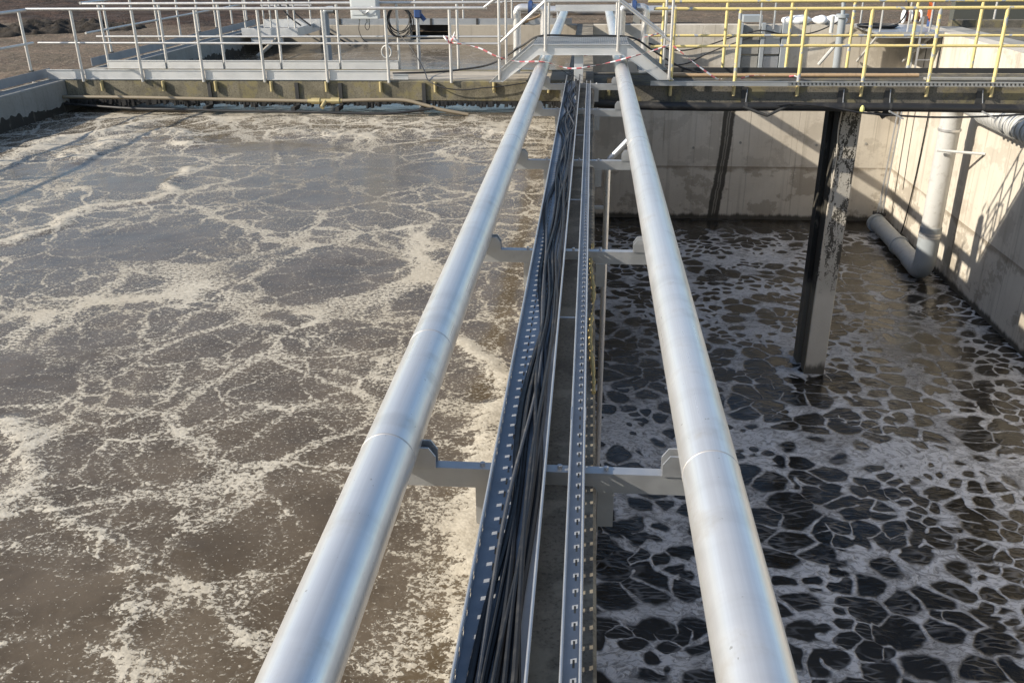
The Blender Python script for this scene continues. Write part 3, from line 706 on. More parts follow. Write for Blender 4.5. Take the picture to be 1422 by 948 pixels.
# ------------------------------------------------------------------ the two long air pipes
PXL, PXR, PZ, PR = -0.755, 0.50, 0.19, 0.1095
def air_pipe(label, x, welds, y1):
    t = thing('air_pipe', label, 'pipe', (x, 9, PZ))
    MB().tube([(x, YN, PZ), (x, 4, PZ), (x, 14, PZ), (x, y1, PZ)], PR, 48).obj('pipe_body', 'stainless', t, True)
    for y in welds:
        m = MB(); m.tube([(x, y - .006, PZ), (x, y - .003, PZ), (x, y + .003, PZ), (x, y + .006, PZ)], PR, 48, radii=[PR - .001, PR + .0014, PR + .0014, PR - .001])
        m.obj('weld_seam', 'weld', t, True)
    return t
air_pipe('left stainless steel air pipe on brackets over the full basin', PXL, (3.02, 4.05, 8.95, 15.0, 21.0), 27.5)
air_pipe('right stainless steel air pipe on brackets over the low basin', PXR, (2.98, 8.9, 12.6, 15.0, 21.0), 27.5)

# brackets that carry the pipes and trays
def support():
    t = thing('pipe_bracket', '', '', (0, 0, 0))
    m = MB()   # angle section: top flange and web
    m.box(-0.72, 0.52, 0.0, 0.055, 0.052, 0.06); m.box(-0.72, 0.52, 0.0, 0.008, -0.03, 0.0518)
    m.obj('cross_angle', 'galvanised', t, world=False)
    for x0, x1 in ((-0.43, -0.365), (0.078, 0.145)):
        s_ = 1 if x0 > 0 else -1
        m = MB()
        m.prism([(x0, -0.035), (x1, -0.035), (x1, -0.235 if s_ < 0 else -0.205), (x0, -0.215 if s_ < 0 else -0.205)], 'y', 0.010, 0.018)
        xa = x1 - .006 if s_ < 0 else x0
        m.box(xa, xa + 0.006, 0.0185, 0.10, -0.24, -0.035)
        m.obj('hanger_plate', 'galvanised', t, world=False)
    for x in (PXL, PXR):
        s_ = 1 if x < 0 else -1
        for yy in (-0.004, 0.058):
            m = MB(); xi = x + s_ * 0.095; xo = x + s_ * 0.165
            poly = [(x + s_ * .03, 0.0605), (xo, 0.0605), (xo, 0.115), (xo - s_ * .028, 0.155), (xi, 0.155), (x + s_ * .085, 0.115)]
            m.prism(poly, 'y', yy - .0045, yy + .0045); m.obj('saddle_plate', 'galvanised', t, world=False)
        MB().box(x - .09, x + .09, 0.0, .055, 0.0605, 0.076).obj('saddle_pad', 'dark_steel', t, world=False)
    for x in (-0.40, 0.11, -0.08):
        MB().tube([(x, .03, .0605), (x, .03, .075)], .011, 6).obj('bolt', 'galvanised', t, world=False)
    return t
base = support(); SUPY = (3.17, 6.05, 8.9, 11.85, 14.1)
kids = list(base.children)
names = ('nearest cross bracket holding both steel pipes above the dividing wall', 'second cross bracket from the viewer under the two steel pipes',
         'third cross bracket from the viewer, middle one under the pipes', 'fourth cross bracket from the viewer, just short of the walkway beam', 'farthest cross bracket under the pipes, right at the walkway beam')
for i, y in enumerate(SUPY):
    if i == 0: r_ = base
    else:
        r_ = base.copy(); COL.objects.link(r_)
        for k in kids: link_copy(k, r_, k.location)
    r_.location = (0, y, 0); tag(r_, names[i], 'bracket', 'brackets carrying the two air pipes')

# ------------------------------------------------------------------ cable trays with punched sides
def punched_strip(m, length_pts, base, up, holes, hole, height, long_=None):
    """a flat strip along +Y from y0, step p; holes = list of centre heights; quads are left open as real holes"""
    y0, y1, p = length_pts; n = int((y1 - y0) / p); lg = long_ or hole
    hs = [0.0]
    for c in holes: hs += [c - hole / 2, c + hole / 2]
    hs.append(height)
    ysl = []
    for i in range(n): ysl += [y0 + i * p, y0 + i * p + (p - lg) / 2, y0 + i * p + (p + lg) / 2]
    ysl.append(y0 + n * p)
    V = []; F = []; nh = len(hs)
    for y in ysl:
        for h in hs: V.append((base[0] + up[0] * h, y, base[1] + up[1] * h))
    for i in range(len(ysl) - 1):
        for k in range(nh - 1):
            if i % 3 == 1 and k % 2 == 1: continue
            a = i * nh + k; F.append((a, a + 1, a + 1 + nh, a + nh))
    m.add(V, F)
TX0, TX1, TZ0, TZ1 = -0.345, -0.135, 0.066, 0.142
tr = thing('cable_tray', 'wide perforated steel cable tray full of black cables on the dividing wall', 'cable tray', (-0.24, 9, 0.06))
m = MB(); punched_strip(m, (-3, 14.4, 0.09), (TX0, TZ0), (0, 1), (0.024, 0.044), 0.011, TZ1 - TZ0, 0.019)
m.obj('side_plate', 'tray_steel', tr)
m = MB(); punched_strip(m, (-3, 14.4, 0.09), (TX1, TZ0), (0, 1), (0.024, 0.044), 0.011, TZ1 - TZ0, 0.019)
m.obj('side_plate', 'tray_steel', tr)
m = MB(); punched_strip(m, (-3, 14.4, 0.09), (TX0, TZ0), (1, 0), (0.056, 0.115, 0.17), 0.007, TX1 - TX0, 0.04)
m.obj('bottom_plate', 'tray_steel', tr)
for x, s_ in ((TX0, 1), (TX1, -1)):
    m = MB(); m.tube([(x, -3, TZ1), (x, 5, TZ1), (x, 14.4, TZ1)], 0.0055, 8); m.obj('rolled_edge', 'galvanised', tr, True)
nc = thing('cable_tray', 'narrow empty perforated steel channel beside the wide cable tray', 'cable tray', (0, 9, 0.06))
NX0, NX1, NZ0, NZ1 = -0.038, 0.018, 0.079, 0.125
for x in (NX0, NX1):
    m = MB(); punched_strip(m, (-3, 14.0, 0.08), (x, NZ0), (0, 1), (0.021,), 0.011, NZ1 - NZ0, 0.019); m.obj('side_plate', 'tray_steel', nc)
    m = MB(); m.tube([(x, -3, NZ1), (x, 5, NZ1), (x, 14.0, NZ1)], 0.0048, 8); m.obj('rolled_edge', 'galvanised', nc, True)
m = MB(); punched_strip(m, (-3, 14.0, 0.08), (NX0, NZ0), (1, 0), (0.036,), 0.007, NX1 - NX0, 0.035); m.obj('bottom_plate', 'tray_steel', nc)
for y in (3.55, 7.3):
    m = MB()
    for x in (NX0 - .004, NX1 + .004): m.box(x - .002, x + .002, y - .06, y + .06, NZ0 + .004, NZ1 + .006)
    m.obj('joint_plate', 'galvanised', nc)
for y in (4.85, 7.45, 10.2): MB().tube([(TX1, y, 0.052), (NX0, y, 0.052)], 0.006, 6).obj('tie_rod', 'galvanised', nc)

# cables lying in the wide tray
cable_specs = []
for i in range(11):
    r_ = (0.0125, 0.008, 0.011, 0.0065, 0.0135, 0.009, 0.011, 0.007, 0.0125, 0.0095, 0.006)[i]
    base_x = TX0 + 0.082 + (i / 10) * 0.105
    lay = 0 if i % 2 == 0 else 1
    pts = []
    y = -2.6; ph = random.uniform(0, 6); ph2 = random.uniform(0, 6); a1 = random.uniform(.015, .04); a2 = random.uniform(.008, .022); f1 = random.uniform(.6, 1.3); f2 = random.uniform(2.2, 4.1)
    while y < 14.25:
        amp = 1.0 + (0.9 if y > 10 else 0)
        x = base_x + a1 * amp * math.sin(y * f1 + ph) + a2 * amp * math.sin(y * f2 + ph2) - 0.02 * math.exp(-((y - 6.2) / 1.5) ** 2)
        x = min(max(x, TX0 + 0.02), TX1 - 0.018)
        z = TZ0 + r_ + 0.002 + lay * 0.02 + 0.008 * (0.5 + 0.5 * math.sin(y * 1.7 + ph2)) * (1 + lay)
        pts.append((x, y, z)); y += 0.35
    if i in (3, 7): pts += [(pts[-1][0], 14.6, .13), (pts[-1][0] - .05, 15.2, .04), (pts[-1][0] - .2, 15.9, .03)]
    o = MB().tube(spline(pts, 4), r_, 8).obj('cable', 'cable_grey' if i in (1, 6) else 'cable_rubber', None, True)
    tag(o, 'one of the dusty dark cables lying bundled in the wide perforated tray', 'cable', 'cables in the wide tray')

# sprayed foam on the wall edge
pts = []; y = 4.0
while y < 6.4: pts.append((0.052 + 0.01 * math.sin(y * 5), y, 0.004 + random.uniform(-.004, .006))); y += 0.06
rad = [max(0.004, 0.011 + random.uniform(-.006, .006)) * (0.25 if 5.05 < p[1] < 5.2 else 1) for p in pts]
o = MB().tube(pts, .012, 7, radii=rad).obj('sealing_foam', 'foam_yellow', None, True)
tag(o, 'yellow bead of hardened foam along the right edge of the dividing wall', 'sealant')

# drop pipe under the right air pipe
o = thing('drop_pipe', 'thin steel drop pipe bending down from the right air pipe into the low basin', 'pipe', (0.22, 9.6, -5))
MB().tube(bend([(0.43, 9.6, 0.13), (0.22, 9.6, -0.10), (0.22, 9.6, -5.5)], 0.10), 0.032, 14).obj('pipe_body', 'stainless', o, True)
MB().box(0.07, 0.2, 9.585, 9.615, -0.62, -0.59).obj('wall_clip', 'galvanised', o)

# ------------------------------------------------------------------ stile over the pipes
st = thing('footbridge', 'small aluminium stile of grating and steps crossing over both pipes', 'footbridge', (-0.15, 15.2, 0))
SY0, SY1, SZ = 14.55, 15.72, 0.585
def stringer(y, mat='aluminium'):
    out = [(-1.56, 0.02), (-1.36, 0.02), (-0.80, 0.43), (0.52, 0.43), (1.06, 0.06), (1.30, 0.06), (0.60, SZ), (-0.88, SZ)]
    m = MB(); m.prism(out, 'y', y, y + 0.008)
    # flanges of the channel, following the outline top and bottom
    for (a, b) in ((0, 7), (7, 6), (6, 5), (1, 2), (2, 3), (3, 4)):
        p, q = Vector((out[a][0], 0, out[a][1])), Vector((out[b][0], 0, out[b][1]))
        d = (q - p).normalized(); nrm = Vector((-d.z, 0, d.x)) * .006
        v = [p - nrm * .5, q - nrm * .5, q + nrm * .5, p + nrm * .5]
        vv = [(k.x, y - .035, k.z) for k in v] + [(k.x, y - .0005, k.z) for k in v]
        m.add(vv, [(0, 1, 2, 3), (7, 6, 5, 4), (0, 4, 5, 1), (1, 5, 6, 2), (2, 6, 7, 3), (3, 7, 4, 0)])
    return m.obj('stringer', mat, st)
stringer(SY0); stringer(SY1)
m = MB()                                     # open grating
for i in range(44):
    x = -0.86 + i * 1.44 / 43; m.box(x - .0018, x + .0018, SY0 + .012, SY1 - .002, SZ - .022, SZ + .006)
for i in range(30):
    y = SY0 + .02 + i * (SY1 - SY0 - .04) / 29; m.box(-0.87, 0.59, y - .0018, y + .0018, SZ - .006, SZ + .005)
o = m.obj('grating', 'galvanised', st); o['kind'] = 'stuff'
for k in range(3):
    for s_, xa, xb in ((-1, -1.36, -0.80), (1, 1.06, 0.56)):
        f = (k + .5) / 3; xx = xa + (xb - xa) * f; zz = 0.02 + 0.5 * f
        MB().box(min(xx, xx - s_ * .2) - .02, max(xx, xx - s_ * .2) - .02, SY0 + .01, SY1 - .003, zz + .06, zz + .085).obj('step', 'galvanised', st)
for y in (SY0 - .03, SY1 + .02):
    for x in (-0.69, 0.42):
        MB().tube([(x, y, SZ - .1), (x, y, 1.66)], .022, 10).obj('post', 'alu_tube', st, True)
    for x, z0 in ((-1.40, .06), (1.22, .08)):
        MB().tube([(x, y, z0), (x, y, 1.30)], .022, 10).obj('post', 'alu_tube', st, True)
    MB().tube(bend([(-1.40, y, 0.60), (-0.69, y, 1.205), (0.42, y, 1.205), (1.22, y, 0.62)], .05), .019, 10).obj('rail', 'alu_tube', st, True)
    MB().tube(bend([(-1.62, y, 1.12), (-1.40, y, 1.28), (-0.69, y, 1.70), (0.42, y, 1.70), (1.22, y, 1.28)], .05), .022, 10).obj('rail', 'alu_tube', st, True)
o = MB().box(-0.24, -0.10, 14.60, 14.66, 0.0, 0.43, .004).obj('cable_duct', 'aluminium', None)
tag(o, 'flat pale cable duct standing between the pipes under the stile', 'cable duct')

# ------------------------------------------------------------------ risers with blue flanges
def gooseneck(label, xin, xout, y):
    t = thing('air_riser', label, 'pipe', (xin, y, PZ))
    s_ = 1 if xout > xin else -1; r_ = 0.068; top = 0.99
    xf = (xin + xout) / 2
    MB().tube(bend([(xin, y, PZ), (xin, y, top), (xf - s_ * .03, y, top)], .13, 10), r_, 20).obj('rising_pipe', 'stainless', t, True)
    MB().tube(bend([(xf + s_ * .03, y, top), (xout, y, top), (xout, y, -0.9 if s_ < 0 else -0.45)], .13, 10), r_, 20).obj('falling_pipe', 'stainless', t, True)
    f = MB().tube([(xf - .032, y, top), (xf + .032, y, top)], .115, 24).obj('flange', 'blue_paint', t, True)
    for dx in (-.045, .037):
        MB().tube([(xf + dx, y, top), (xf + dx + .008, y, top)], .105, 24).obj('flange_ring', 'galvanised', t, True)
    MB().tube([(xf, y, top + .1), (xf, y, top + .26)], .018, 8).obj('valve_stem', 'blue_paint', t, True)
    m = MB(); m.box(xf - .02, xf + .22, y - .02, y + .02, top + .25, top + .275); m.obj('valve_lever', 'blue_paint', t)
gooseneck('steel riser with blue flange arching from the left pipe into the full basin', -0.80, -1.27, 16.42)
gooseneck('steel riser with blue flange arching from the right pipe into the low basin', 0.52, 0.93, 16.42)

# ------------------------------------------------------------------ barrier tape
def tape(label, pts, width=0.026, twist=2.0, seed=1):
    C_ = spline(pts, 14); m = MB(); rr = random.Random(seed)
    acc = 0
    for i, p in enumerate(C_):
        if i: acc += (C_[i] - C_[i - 1]).length
        a = twist * acc * 2.2 + rr.uniform(-.1, .1)
        t = (C_[min(i + 1, len(C_) - 1)] - C_[max(i - 1, 0)]).normalized()
        u = Vector((0, 0, 1)) - t * t.z; u.normalize(); w_ = t.cross(u)
        dvec = (u * math.cos(a) + w_ * math.sin(a)) * width * .5
        m.v += [tuple(p - dvec), tuple(p + dvec)]
        if i:
            k = 2 * i; m.f.append((k - 2, k - 1, k + 1, k)); m.m.append(int(acc / 0.075) % 2)
    o = m.obj('barrier_tape', ['tape_red', 'tape_white'], None, True)
    sol = o.modifiers.new('thickness', 'SOLIDIFY'); sol.thickness = 0.0012
    return tag(o, label, 'tape')
tape('red and white barrier tape sagging across the front of the stile', [(-2.19, 14.66, .60), (-1.75, 14.5, .55), (-1.42, 14.45, .41), (-1.11, 14.44, .345), (-0.69, 14.43, .335), (-0.24, 14.40, .245), (0.35, 14.42, .345), (0.87, 14.46, .48), (1.25, 14.68, .575)], seed=2)
tape('red and white tape slanting down from the yellow post to the walkway edge', [(1.27, 14.66, .55), (1.45, 14.62, .42), (1.66, 14.56, .27), (1.96, 14.60, .07), (2.05, 14.7, .06)], seed=3)
tape('loose red and white tape end lying by the second yellow post', [(2.35, 14.75, .06), (2.5, 14.8, .09), (2.62, 14.78, .10), (2.72, 14.8, .09)], seed=4)
tape('short red and white tape scrap at the third yellow post', [(3.08, 14.75, .09), (3.16, 14.72, .10), (3.24, 14.7, .06)], seed=5)
tape('red and white tape strip hanging behind the stile above the right pipe', [(-0.1, 15.9, .27), (0.2, 15.9, .33), (0.5, 15.9, .43), (0.9, 16.0, .55), (1.22, 16.26, .6)], seed=6)
kn = thing('tape_knot', 'frayed bow of red and white tape tied round the aluminium post', 'tape', (-2.19, 14.7, .6))
for k in range(9):
    a = random.uniform(-1, 1); pts = [(-2.19, 14.685, .6), (-2.19 + a * .07, 14.66 - random.uniform(0, .03), .6 + random.uniform(-.02, .08)), (-2.19 + a * .15, 14.66, .6 + random.uniform(-.08, .18))]
    m = MB(); C_ = spline(pts, 5)
    for i, p in enumerate(C_):
        m.v += [tuple(p + Vector((0, 0, .018))), tuple(p - Vector((0, .006, .018)))]
        if i: m.f.append((2 * i - 2, 2 * i - 1, 2 * i + 1, 2 * i)); m.m.append(0)
    o = m.obj('tape_loop', ['tape_red' if k % 2 else 'tape_white'], kn, True); sol = o.modifiers.new('thickness', 'SOLIDIFY'); sol.thickness = 0.0012

# ------------------------------------------------------------------ hoses and cables round the walkway
def hose(name, label, cat, pts, r, mat='black_rubber', per=8, n=8):
    return tag(MB().tube(spline(pts, per), r, n).obj(name, mat, None, True), label, cat)
hose('hose', 'black hose running up over the grating of the stile and down again', 'hose', [(-3.3, 15.5, .02), (-2.6, 15.7, .02), (-2.28, 15.85, .03), (-1.67, 15.9, .13), (-1.13, 15.78, .44), (-0.82, 15.66, .605), (-.2, 15.64, .607), (0.4, 15.65, .605), (0.73, 15.78, .55), (1.02, 15.85, .37), (1.49, 15.9, .10), (1.9, 15.9, -.02)], .016)
hose('cable', 'thin black cable drooping from the back rail over the mossy beam', 'cable', [(-3.3, 16.1, .62), (-3.05, 15.9, .4), (-2.75, 15.4, .1), (-2.6, 14.85, .02), (-2.5, 14.70, -.02), (-2.3, 14.66, -.09), (-2.0, 14.66, -.12), (-1.7, 14.66, -.09), (-1.35, 14.67, -.06), (-1.0, 14.7, -.01)], .009)
coil = thing('cable_coil', 'coil of black cable hanging on the far handrail', 'cable coil', (-3.28, 16.12, .8))
for k in range(6):
    rr = random.uniform(.19, .255); cx = -3.26 + random.uniform(-.025, .025); cz = 1.06 - rr + random.uniform(-.01, .01) - .02; ex = random.uniform(.8, .95)
    pts = [(cx + rr * ex * math.cos(2 * math.pi * i / 28), 16.13 + .02 * math.sin(i * .7 + k), cz + rr * math.sin(2 * math.pi * i / 28)) for i in range(29)]
    MB().tube(pts, .009, 6).obj('cable_loop', 'cable_rubber', coil, True)
ring = thing('cable_coil', 'small grey ring of hose hanging low on an aluminium post', 'cable coil', (-3.55, 16.1, .2))
for k in range(3):
    pts = [(-3.52 + .085 * math.cos(2 * math.pi * i / 20), 16.12 + .012 * k, .30 + (.1 + .004 * k) * math.sin(2 * math.pi * i / 20)) for i in range(21)]
    MB().tube(pts, .010, 6).obj('hose_loop', 'pale_plastic', ring, True)
# brown water line with a brass tee along the beam
wl_ = thing('water_pipe', 'brown water pipe with a brass tee clipped below the mossy beam', 'pipe', (-4.5, 14.5, -.28))
MB().tube(spline([(-8.64, 14.6, -.25), (-7.6, 14.58, -.25), (-6.73, 14.56, -.258), (-5.6, 14.55, -.275), (-4.6, 14.53, -.285), (-4.45, 14.53, -.285)]), .028, 12).obj('pipe_body', 'brown_hose', wl_, True)
MB().tube(spline([(-3.98, 14.53, -.28), (-3.5, 14.52, -.262), (-2.94, 14.51, -.262), (-2.6, 14.48, -.33), (-2.3, 14.45, -.40), (-1.9, 14.45, -.47)]), .028, 12).obj('pipe_body', 'brown_hose', wl_, True)
m = MB(); m.tube([(-4.5, 14.53, -.285), (-3.94, 14.53, -.28)], .034, 14); m.tube([(-4.44, 14.53, -.285), (-4.30, 14.53, -.285)], .05, 8); m.tube([(-4.12, 14.53, -.28), (-3.98, 14.53, -.28)], .05, 8)
m.tube([(-4.21, 14.53, -.28), (-4.25, 14.42, -.37)], .034, 10); m.obj('brass_tee', 'brass', wl_, True)
hose('cable', 'black hose slung low below the brown water pipe', 'hose', [(-8.64, 14.6, -.36), (-7.4, 14.42, -.40), (-6.68, 14.36, -.40), (-5.6, 14.35, -.42), (-4.55, 14.34, -.425), (-3.39, 14.33, -.445), (-2.9, 14.35, -.42), (-2.45, 14.42, -.37)], .02)
# galvanised tray, black pipe, boards and droops along the right walkway
gt = thing('cable_tray', 'galvanised perforated tray along the near edge of the right walkway', 'cable tray', (4, 14.65, 0))
MB().box(0.95, 3.05, 14.60, 14.645, -0.035, 0.03).obj('tray_section', 'galvanised', gt)
m = MB(); m.box(3.055, 8.25, 14.612, 14.645, -0.03, 0.026)
m.obj('tray_section', 'galvanised', gt)
m = MB()
for i in range(86):
    x = 3.1 + i * 0.06; m.box(x, x + .022, 14.604, 14.6115, -0.018, 0.014)
o = m.obj('slot_row', 'dark_steel', gt); o['kind'] = 'stuff'
m = MB(); m.box(0.95, 8.25, 14.592, 14.611, 0.0265, 0.034); m.obj('tray_lip', 'galvanised', gt)
bp = thing('black_pipe', 'thick black plastic pipe slung below the right walkway beam', 'pipe', (4, 14.55, -.33))
MB().tube(spline([(0.0, 14.6, -.30), (0.81, 14.58, -.335), (2.0, 14.56, -.345), (2.7, 14.55, -.335), (4, 14.55, -.335), (5.5, 14.55, -.34), (8.2, 14.56, -.37)]), .066, 16).obj('pipe_body', 'black_rubber', bp, True)
for x in (2.43, 3.9, 4.6, 5.97): MB().tube([(x - .02, 14.55, -.337), (x + .02, 14.55, -.337)], .070, 16).obj('pipe_clip', 'dark_steel', bp, True)
o = MB().tube([(1.3, 15.75, -.03), (5.35, 15.72, -.015)], .032, 10).obj('timber_pole', 'timber', None, True); tag(o, 'long tan pole lying on the dark walkway deck', 'pole')
o = MB().box(5.38, 8.1, 15.45, 15.57, -.058, -.02, .004).obj('plank', 'concrete_grey', None); tag(o, 'grey plank lying at the right end of the dark walkway deck', 'plank')
o = MB().box(0.28, .43, 14.86, 14.98, -.05, .035, .008).obj('timber_block', 'timber', None); tag(o, 'small tan timber block on the beam beside the right pipe', 'block')
o = MB().tube(bend([(2.38, 14.50, -.33), (2.75, 14.44, -.455), (3.12, 14.5, -.28)], .03), .022, 8).obj('strut', 'dark_steel', None, True); tag(o, 'bent V shaped steel strut hanging under the black pipe', 'strut')
for x, lab in ((4.68, 'short angled steel strut under the black pipe, right of the column'), (6.05, 'short angled steel strut under the black pipe, near the white pipe')):
    o = MB().box(x - .13, x + .13, 14.42, 14.455, -.012, .012).obj('strut', 'galvanised', None)
    o.rotation_euler = (0, math.radians(27), 0); o.location = (x, 0, -.43); o.data.transform(Matrix.Translation((-x, 0, 0))); tag(o, lab, 'strut')
hose('cable', 'black cable drooping along the right walkway past the column', 'cable', [(2.9, 14.46, -.30), (3.11, 14.45, -.28), (3.5, 14.45, -.30), (3.76, 14.45, -.335), (4.16, 14.44, -.40), (4.7, 14.44, -.44), (5.28, 14.44, -.462), (5.9, 14.44, -.45), (6.55, 14.44, -.41), (7.2, 14.5, -.35)], .015)
m = MB(); m.tube([(0, 0, -.045), (0, 0, -.02), (0, 0, .02), (0, 0, .05)], .04, 8, radii=[.025, .036, .03, .012]); o = m.obj('marker', 'marker_yellow', None, True); o.location = (4.17, 14.46, -.345)
tag(o, 'small bright yellow cap hanging on the black pipe at the column', 'marker')
m = MB(); m.tube(spline([(4.35, 14.8, -.42), (4.45, 14.7, -.45), (4.6, 14.68, -.47), (4.72, 14.7, -.46)], 4), .03, 8); m.tube([(4.53, 14.68, -.50), (4.63, 14.68, -.43)], .05, 8)
o = m.obj('valve', 'dark_steel', None, True); tag(o, 'dark sludge-covered valve at the head of the column', 'valve')

# ------------------------------------------------------------------ white pipe in the low basin
vp = thing('inlet_pipe', 'thick pale inlet pipe standing by the right wall with a bend at the water', 'pipe', (7.72, 20.3, -5))
VX, VY = 7.72, 20.25
MB().tube(bend([(VX, VY, -3.9), (VX, VY, -1.05), (VX + .05, 12.5, -1.12)], .45, 12), .215, 28).obj('upright_pipe', 'pale_plastic', vp, True)
MB().tube(bend([(VX, VY, -3.88), (VX, VY, -4.98), (VX + .05, 21.3, -4.98)], .42, 12), .232, 28).obj('elbow', 'grey_plastic', vp, True)
MB().tube([(VX + .05, 21.2, -4.98), (VX + .12, 24.3, -4.98)], .21, 28).obj('lying_pipe', 'grey_plastic', vp, True)
for y in (22.3, 24.25): MB().tube([(VX + .08, y - .06, -4.98), (VX + .08, y + .06, -4.98)], .24, 28).obj('collar', 'grey_plastic', vp, True)
for z in (-4.12, -4.05, -1.75): MB().tube([(VX, VY, z), (VX, VY, z + .05)], .238, 28).obj('collar', 'stainless', vp, True)
for k in range(26):
    y = 18.6 - k * .2; MB().tube([(VX + .02, y, -1.085), (VX + .02, y + .05, -1.085)], .235, 24).obj('hose_rib', 'pale_plastic', vp, True)
m = MB(); m.tube([(7.45, 19.98, -2.12), (8.27, 19.55, -2.10)], .03, 8); m.obj('wall_arm', 'pale_plastic', vp, True)
gr = thing('guide_rail', 'pair of slim steel guide rails down the corner to the lying pipe', 'guide rail', (8.15, 24.5, -4.6))
for dx in (-.05, .05): MB().tube([(8.10 + dx, 24.55, -0.1), (7.92 + dx, 24.45, -4.75)], .022, 8).obj('rail', 'galvanised', gr, True)
MB().box(7.75, 8.05, 24.35, 24.55, -4.82, -4.72, .01).obj('foot', 'dark_steel', gr)
for k in range(3): MB().box(7.80 + k * .07, 7.83 + k * .07, 24.34, 24.36, -4.72, -4.45 + .05 * k).obj('clamp', 'galvanised', gr)
hose('cable', 'black cable hanging straight down the right wall near the corner', 'cable', [(8.22, 23.0, -0.1), (8.235, 23.06, -1.8), (8.24, 23.2, -3.5), (8.2, 23.35, -4.8), (8.1, 23.4, -5.3)], .018)
hose('cable', 'thin grey cable on the wall just inside the right corner', 'cable', [(8.25, 24.0, -0.2), (8.252, 24.05, -2.5), (8.255, 24.0, -4.0)], .008, 'dark_steel')

# ------------------------------------------------------------------ far end: right basin
gt = thing('sluice_gate', 'grey steel sluice gate in its frame on the end wall', 'gate', (4.4, 25.1, 0))
for x0, x1 in ((3.86, 3.93), (4.40, 4.50), (4.93, 5.12)):
    MB().box(x0, x1, 25.0, 25.19, -1.5, 0.05, .006).obj('frame_post', 'grey_plastic', gt)
for z0, z1 in ((-1.45, -.78), (-.72, -.25), (-.2, -.02)):
    MB().box(4.52, 4.91, 25.08, 25.12, z0, z1, .004).obj('gate_plate', 'galvanised', gt)
    MB().box(3.95, 4.38, 25.10, 25.14, z0, z1, .004).obj('gate_plate', 'concrete_grey', gt)
MB().box(3.84, 5.0, 24.95, 25.0, -.25, -.2).obj('cross_bar', 'galvanised', gt)
for x in (4.35, 4.7): MB().tube([(x, 25.05, -.1), (x, 25.05, .95)], .025, 8).obj('spindle', 'galvanised', gt, True)
MB().box(3.95, 4.45, 25.3, 25.7, 0.05, .22, .01).obj('drive_box', 'grey_plastic', gt)
gp = thing('grey_pipe', 'grey standpipe with a flange and brace on the end wall of the low basin', 'pipe', (6.28, 24.6, -1))
MB().tube([(6.28, 24.55, -1.35), (6.27, 24.55, .30)], .095, 16).obj('pipe_body', 'grey_plastic', gp, True)
MB().tube([(6.27, 24.55, .22), (6.27, 24.55, .30)], .16, 16).obj('flange', 'grey_plastic', gp, True)
MB().tube([(6.27, 24.55, .30), (6.25, 24.55, .62)], .05, 12).obj('stem', 'grey_plastic', gp, True)
m = MB(); m.tube([(6.18, 24.55, -.45), (5.92, 24.9, -.95)], .045, 8); m.obj('brace', 'pale_plastic', gp, True)
MB().tube([(6.05, 24.6, -.15), (6.05, 24.6, .25)], .05, 10).obj('side_branch', 'pale_plastic', gp, True)
for i, (x, sc_) in enumerate(((5.35, .9), (5.95, .55), (6.3, .75))):
    bm = bmesh.new(); bmesh.ops.create_icosphere(bm, subdivisions=4, radius=1)
    for v in bm.verts:
        n = math.sin(v.co.x * 5 + i) * .06 + math.sin(v.co.y * 6 + v.co.x * 4) * .05 + math.sin(v.co.z * 5 + v.co.x * 8 + i * 2) * .035
        v.co *= 1 + n; v.co.x *= .42 * sc_; v.co.y *= .26; v.co.z *= .115 * (0.8 + .3 * sc_)
    me = bpy.data.meshes.new('sack'); bm.to_mesh(me); bm.free(); me.materials.append(M['white_cloth'])
    for p in me.polygons: p.use_smooth = True
    o = bpy.data.objects.new('sack', me); COL.objects.link(o); o.location = (x, 25.42, .09)
    tag(o, ('large crumpled white sack on the end wall beside the sluice gate', 'small rolled white sack between the two larger ones', 'crumpled white sack on the end wall next to the grey standpipe')[i], 'sack')
pf = thing('corner_platform', 'small steel corner platform on struts at the far right of the low basin', 'platform', (7.4, 24, 0))
MB().box(6.75, 8.26, 23.1, 25.19, -.06, 0.0, .006).obj('deck', 'galvanised', pf)
MB().box(6.73, 8.26, 23.05, 23.095, -.13, 0.01, .004).obj('edge_channel', 'galvanised', pf)
MB().tube([(6.85, 23.3, -.08), (6.95, 25.15, -.9)], .035, 8).obj('strut', 'pale_plastic', pf, True)
MB().tube([(8.1, 23.3, -.08), (8.1, 25.15, -.9)], .035, 8).obj('strut', 'pale_plastic', pf, True)
for x, y in ((6.82, 23.15), (7.45, 23.15), (7.95, 23.15), (6.82, 24.9)): MB().tube([(x, y, 0), (x, y, 1.1)], .022, 8).obj('post', 'alu_tube', pf, True)
MB().tube(bend([(6.82, 24.9, 1.08), (6.82, 23.15, 1.08), (7.95, 23.15, 1.08)], .06), .02, 8).obj('rail', 'alu_tube', pf, True)
ld = thing('ladder', 'grey ladder going down from the corner platform along the end wall', 'ladder', (7.95, 24.5, -1))
for dx in (0, .34): MB().box(7.7 + dx, 7.74 + dx, 23.0, 23.03, -1.0, .35).obj('ladder_stile', 'galvanised', ld)
for k in range(4): MB().tube([(7.74, 23.015, -.9 + .28 * k), (8.04, 23.015, -.9 + .28 * k)], .013, 6).obj('rung', 'galvanised', ld, True)
cc = thing('cable_coil', 'flat coil of black hose lying on the corner platform', 'cable coil', (7.0, 24.3, .03))
for k in range(6):
    rr = .26 + .025 * k; pts = [(7.05 + rr * 1.25 * math.cos(2 * math.pi * i / 24), 24.2 + rr * math.sin(2 * math.pi * i / 24), .025 + .022 * (k % 3)) for i in range(25)]
    MB().tube(pts, .018, 6).obj('hose_loop', 'black_rubber', cc, True)
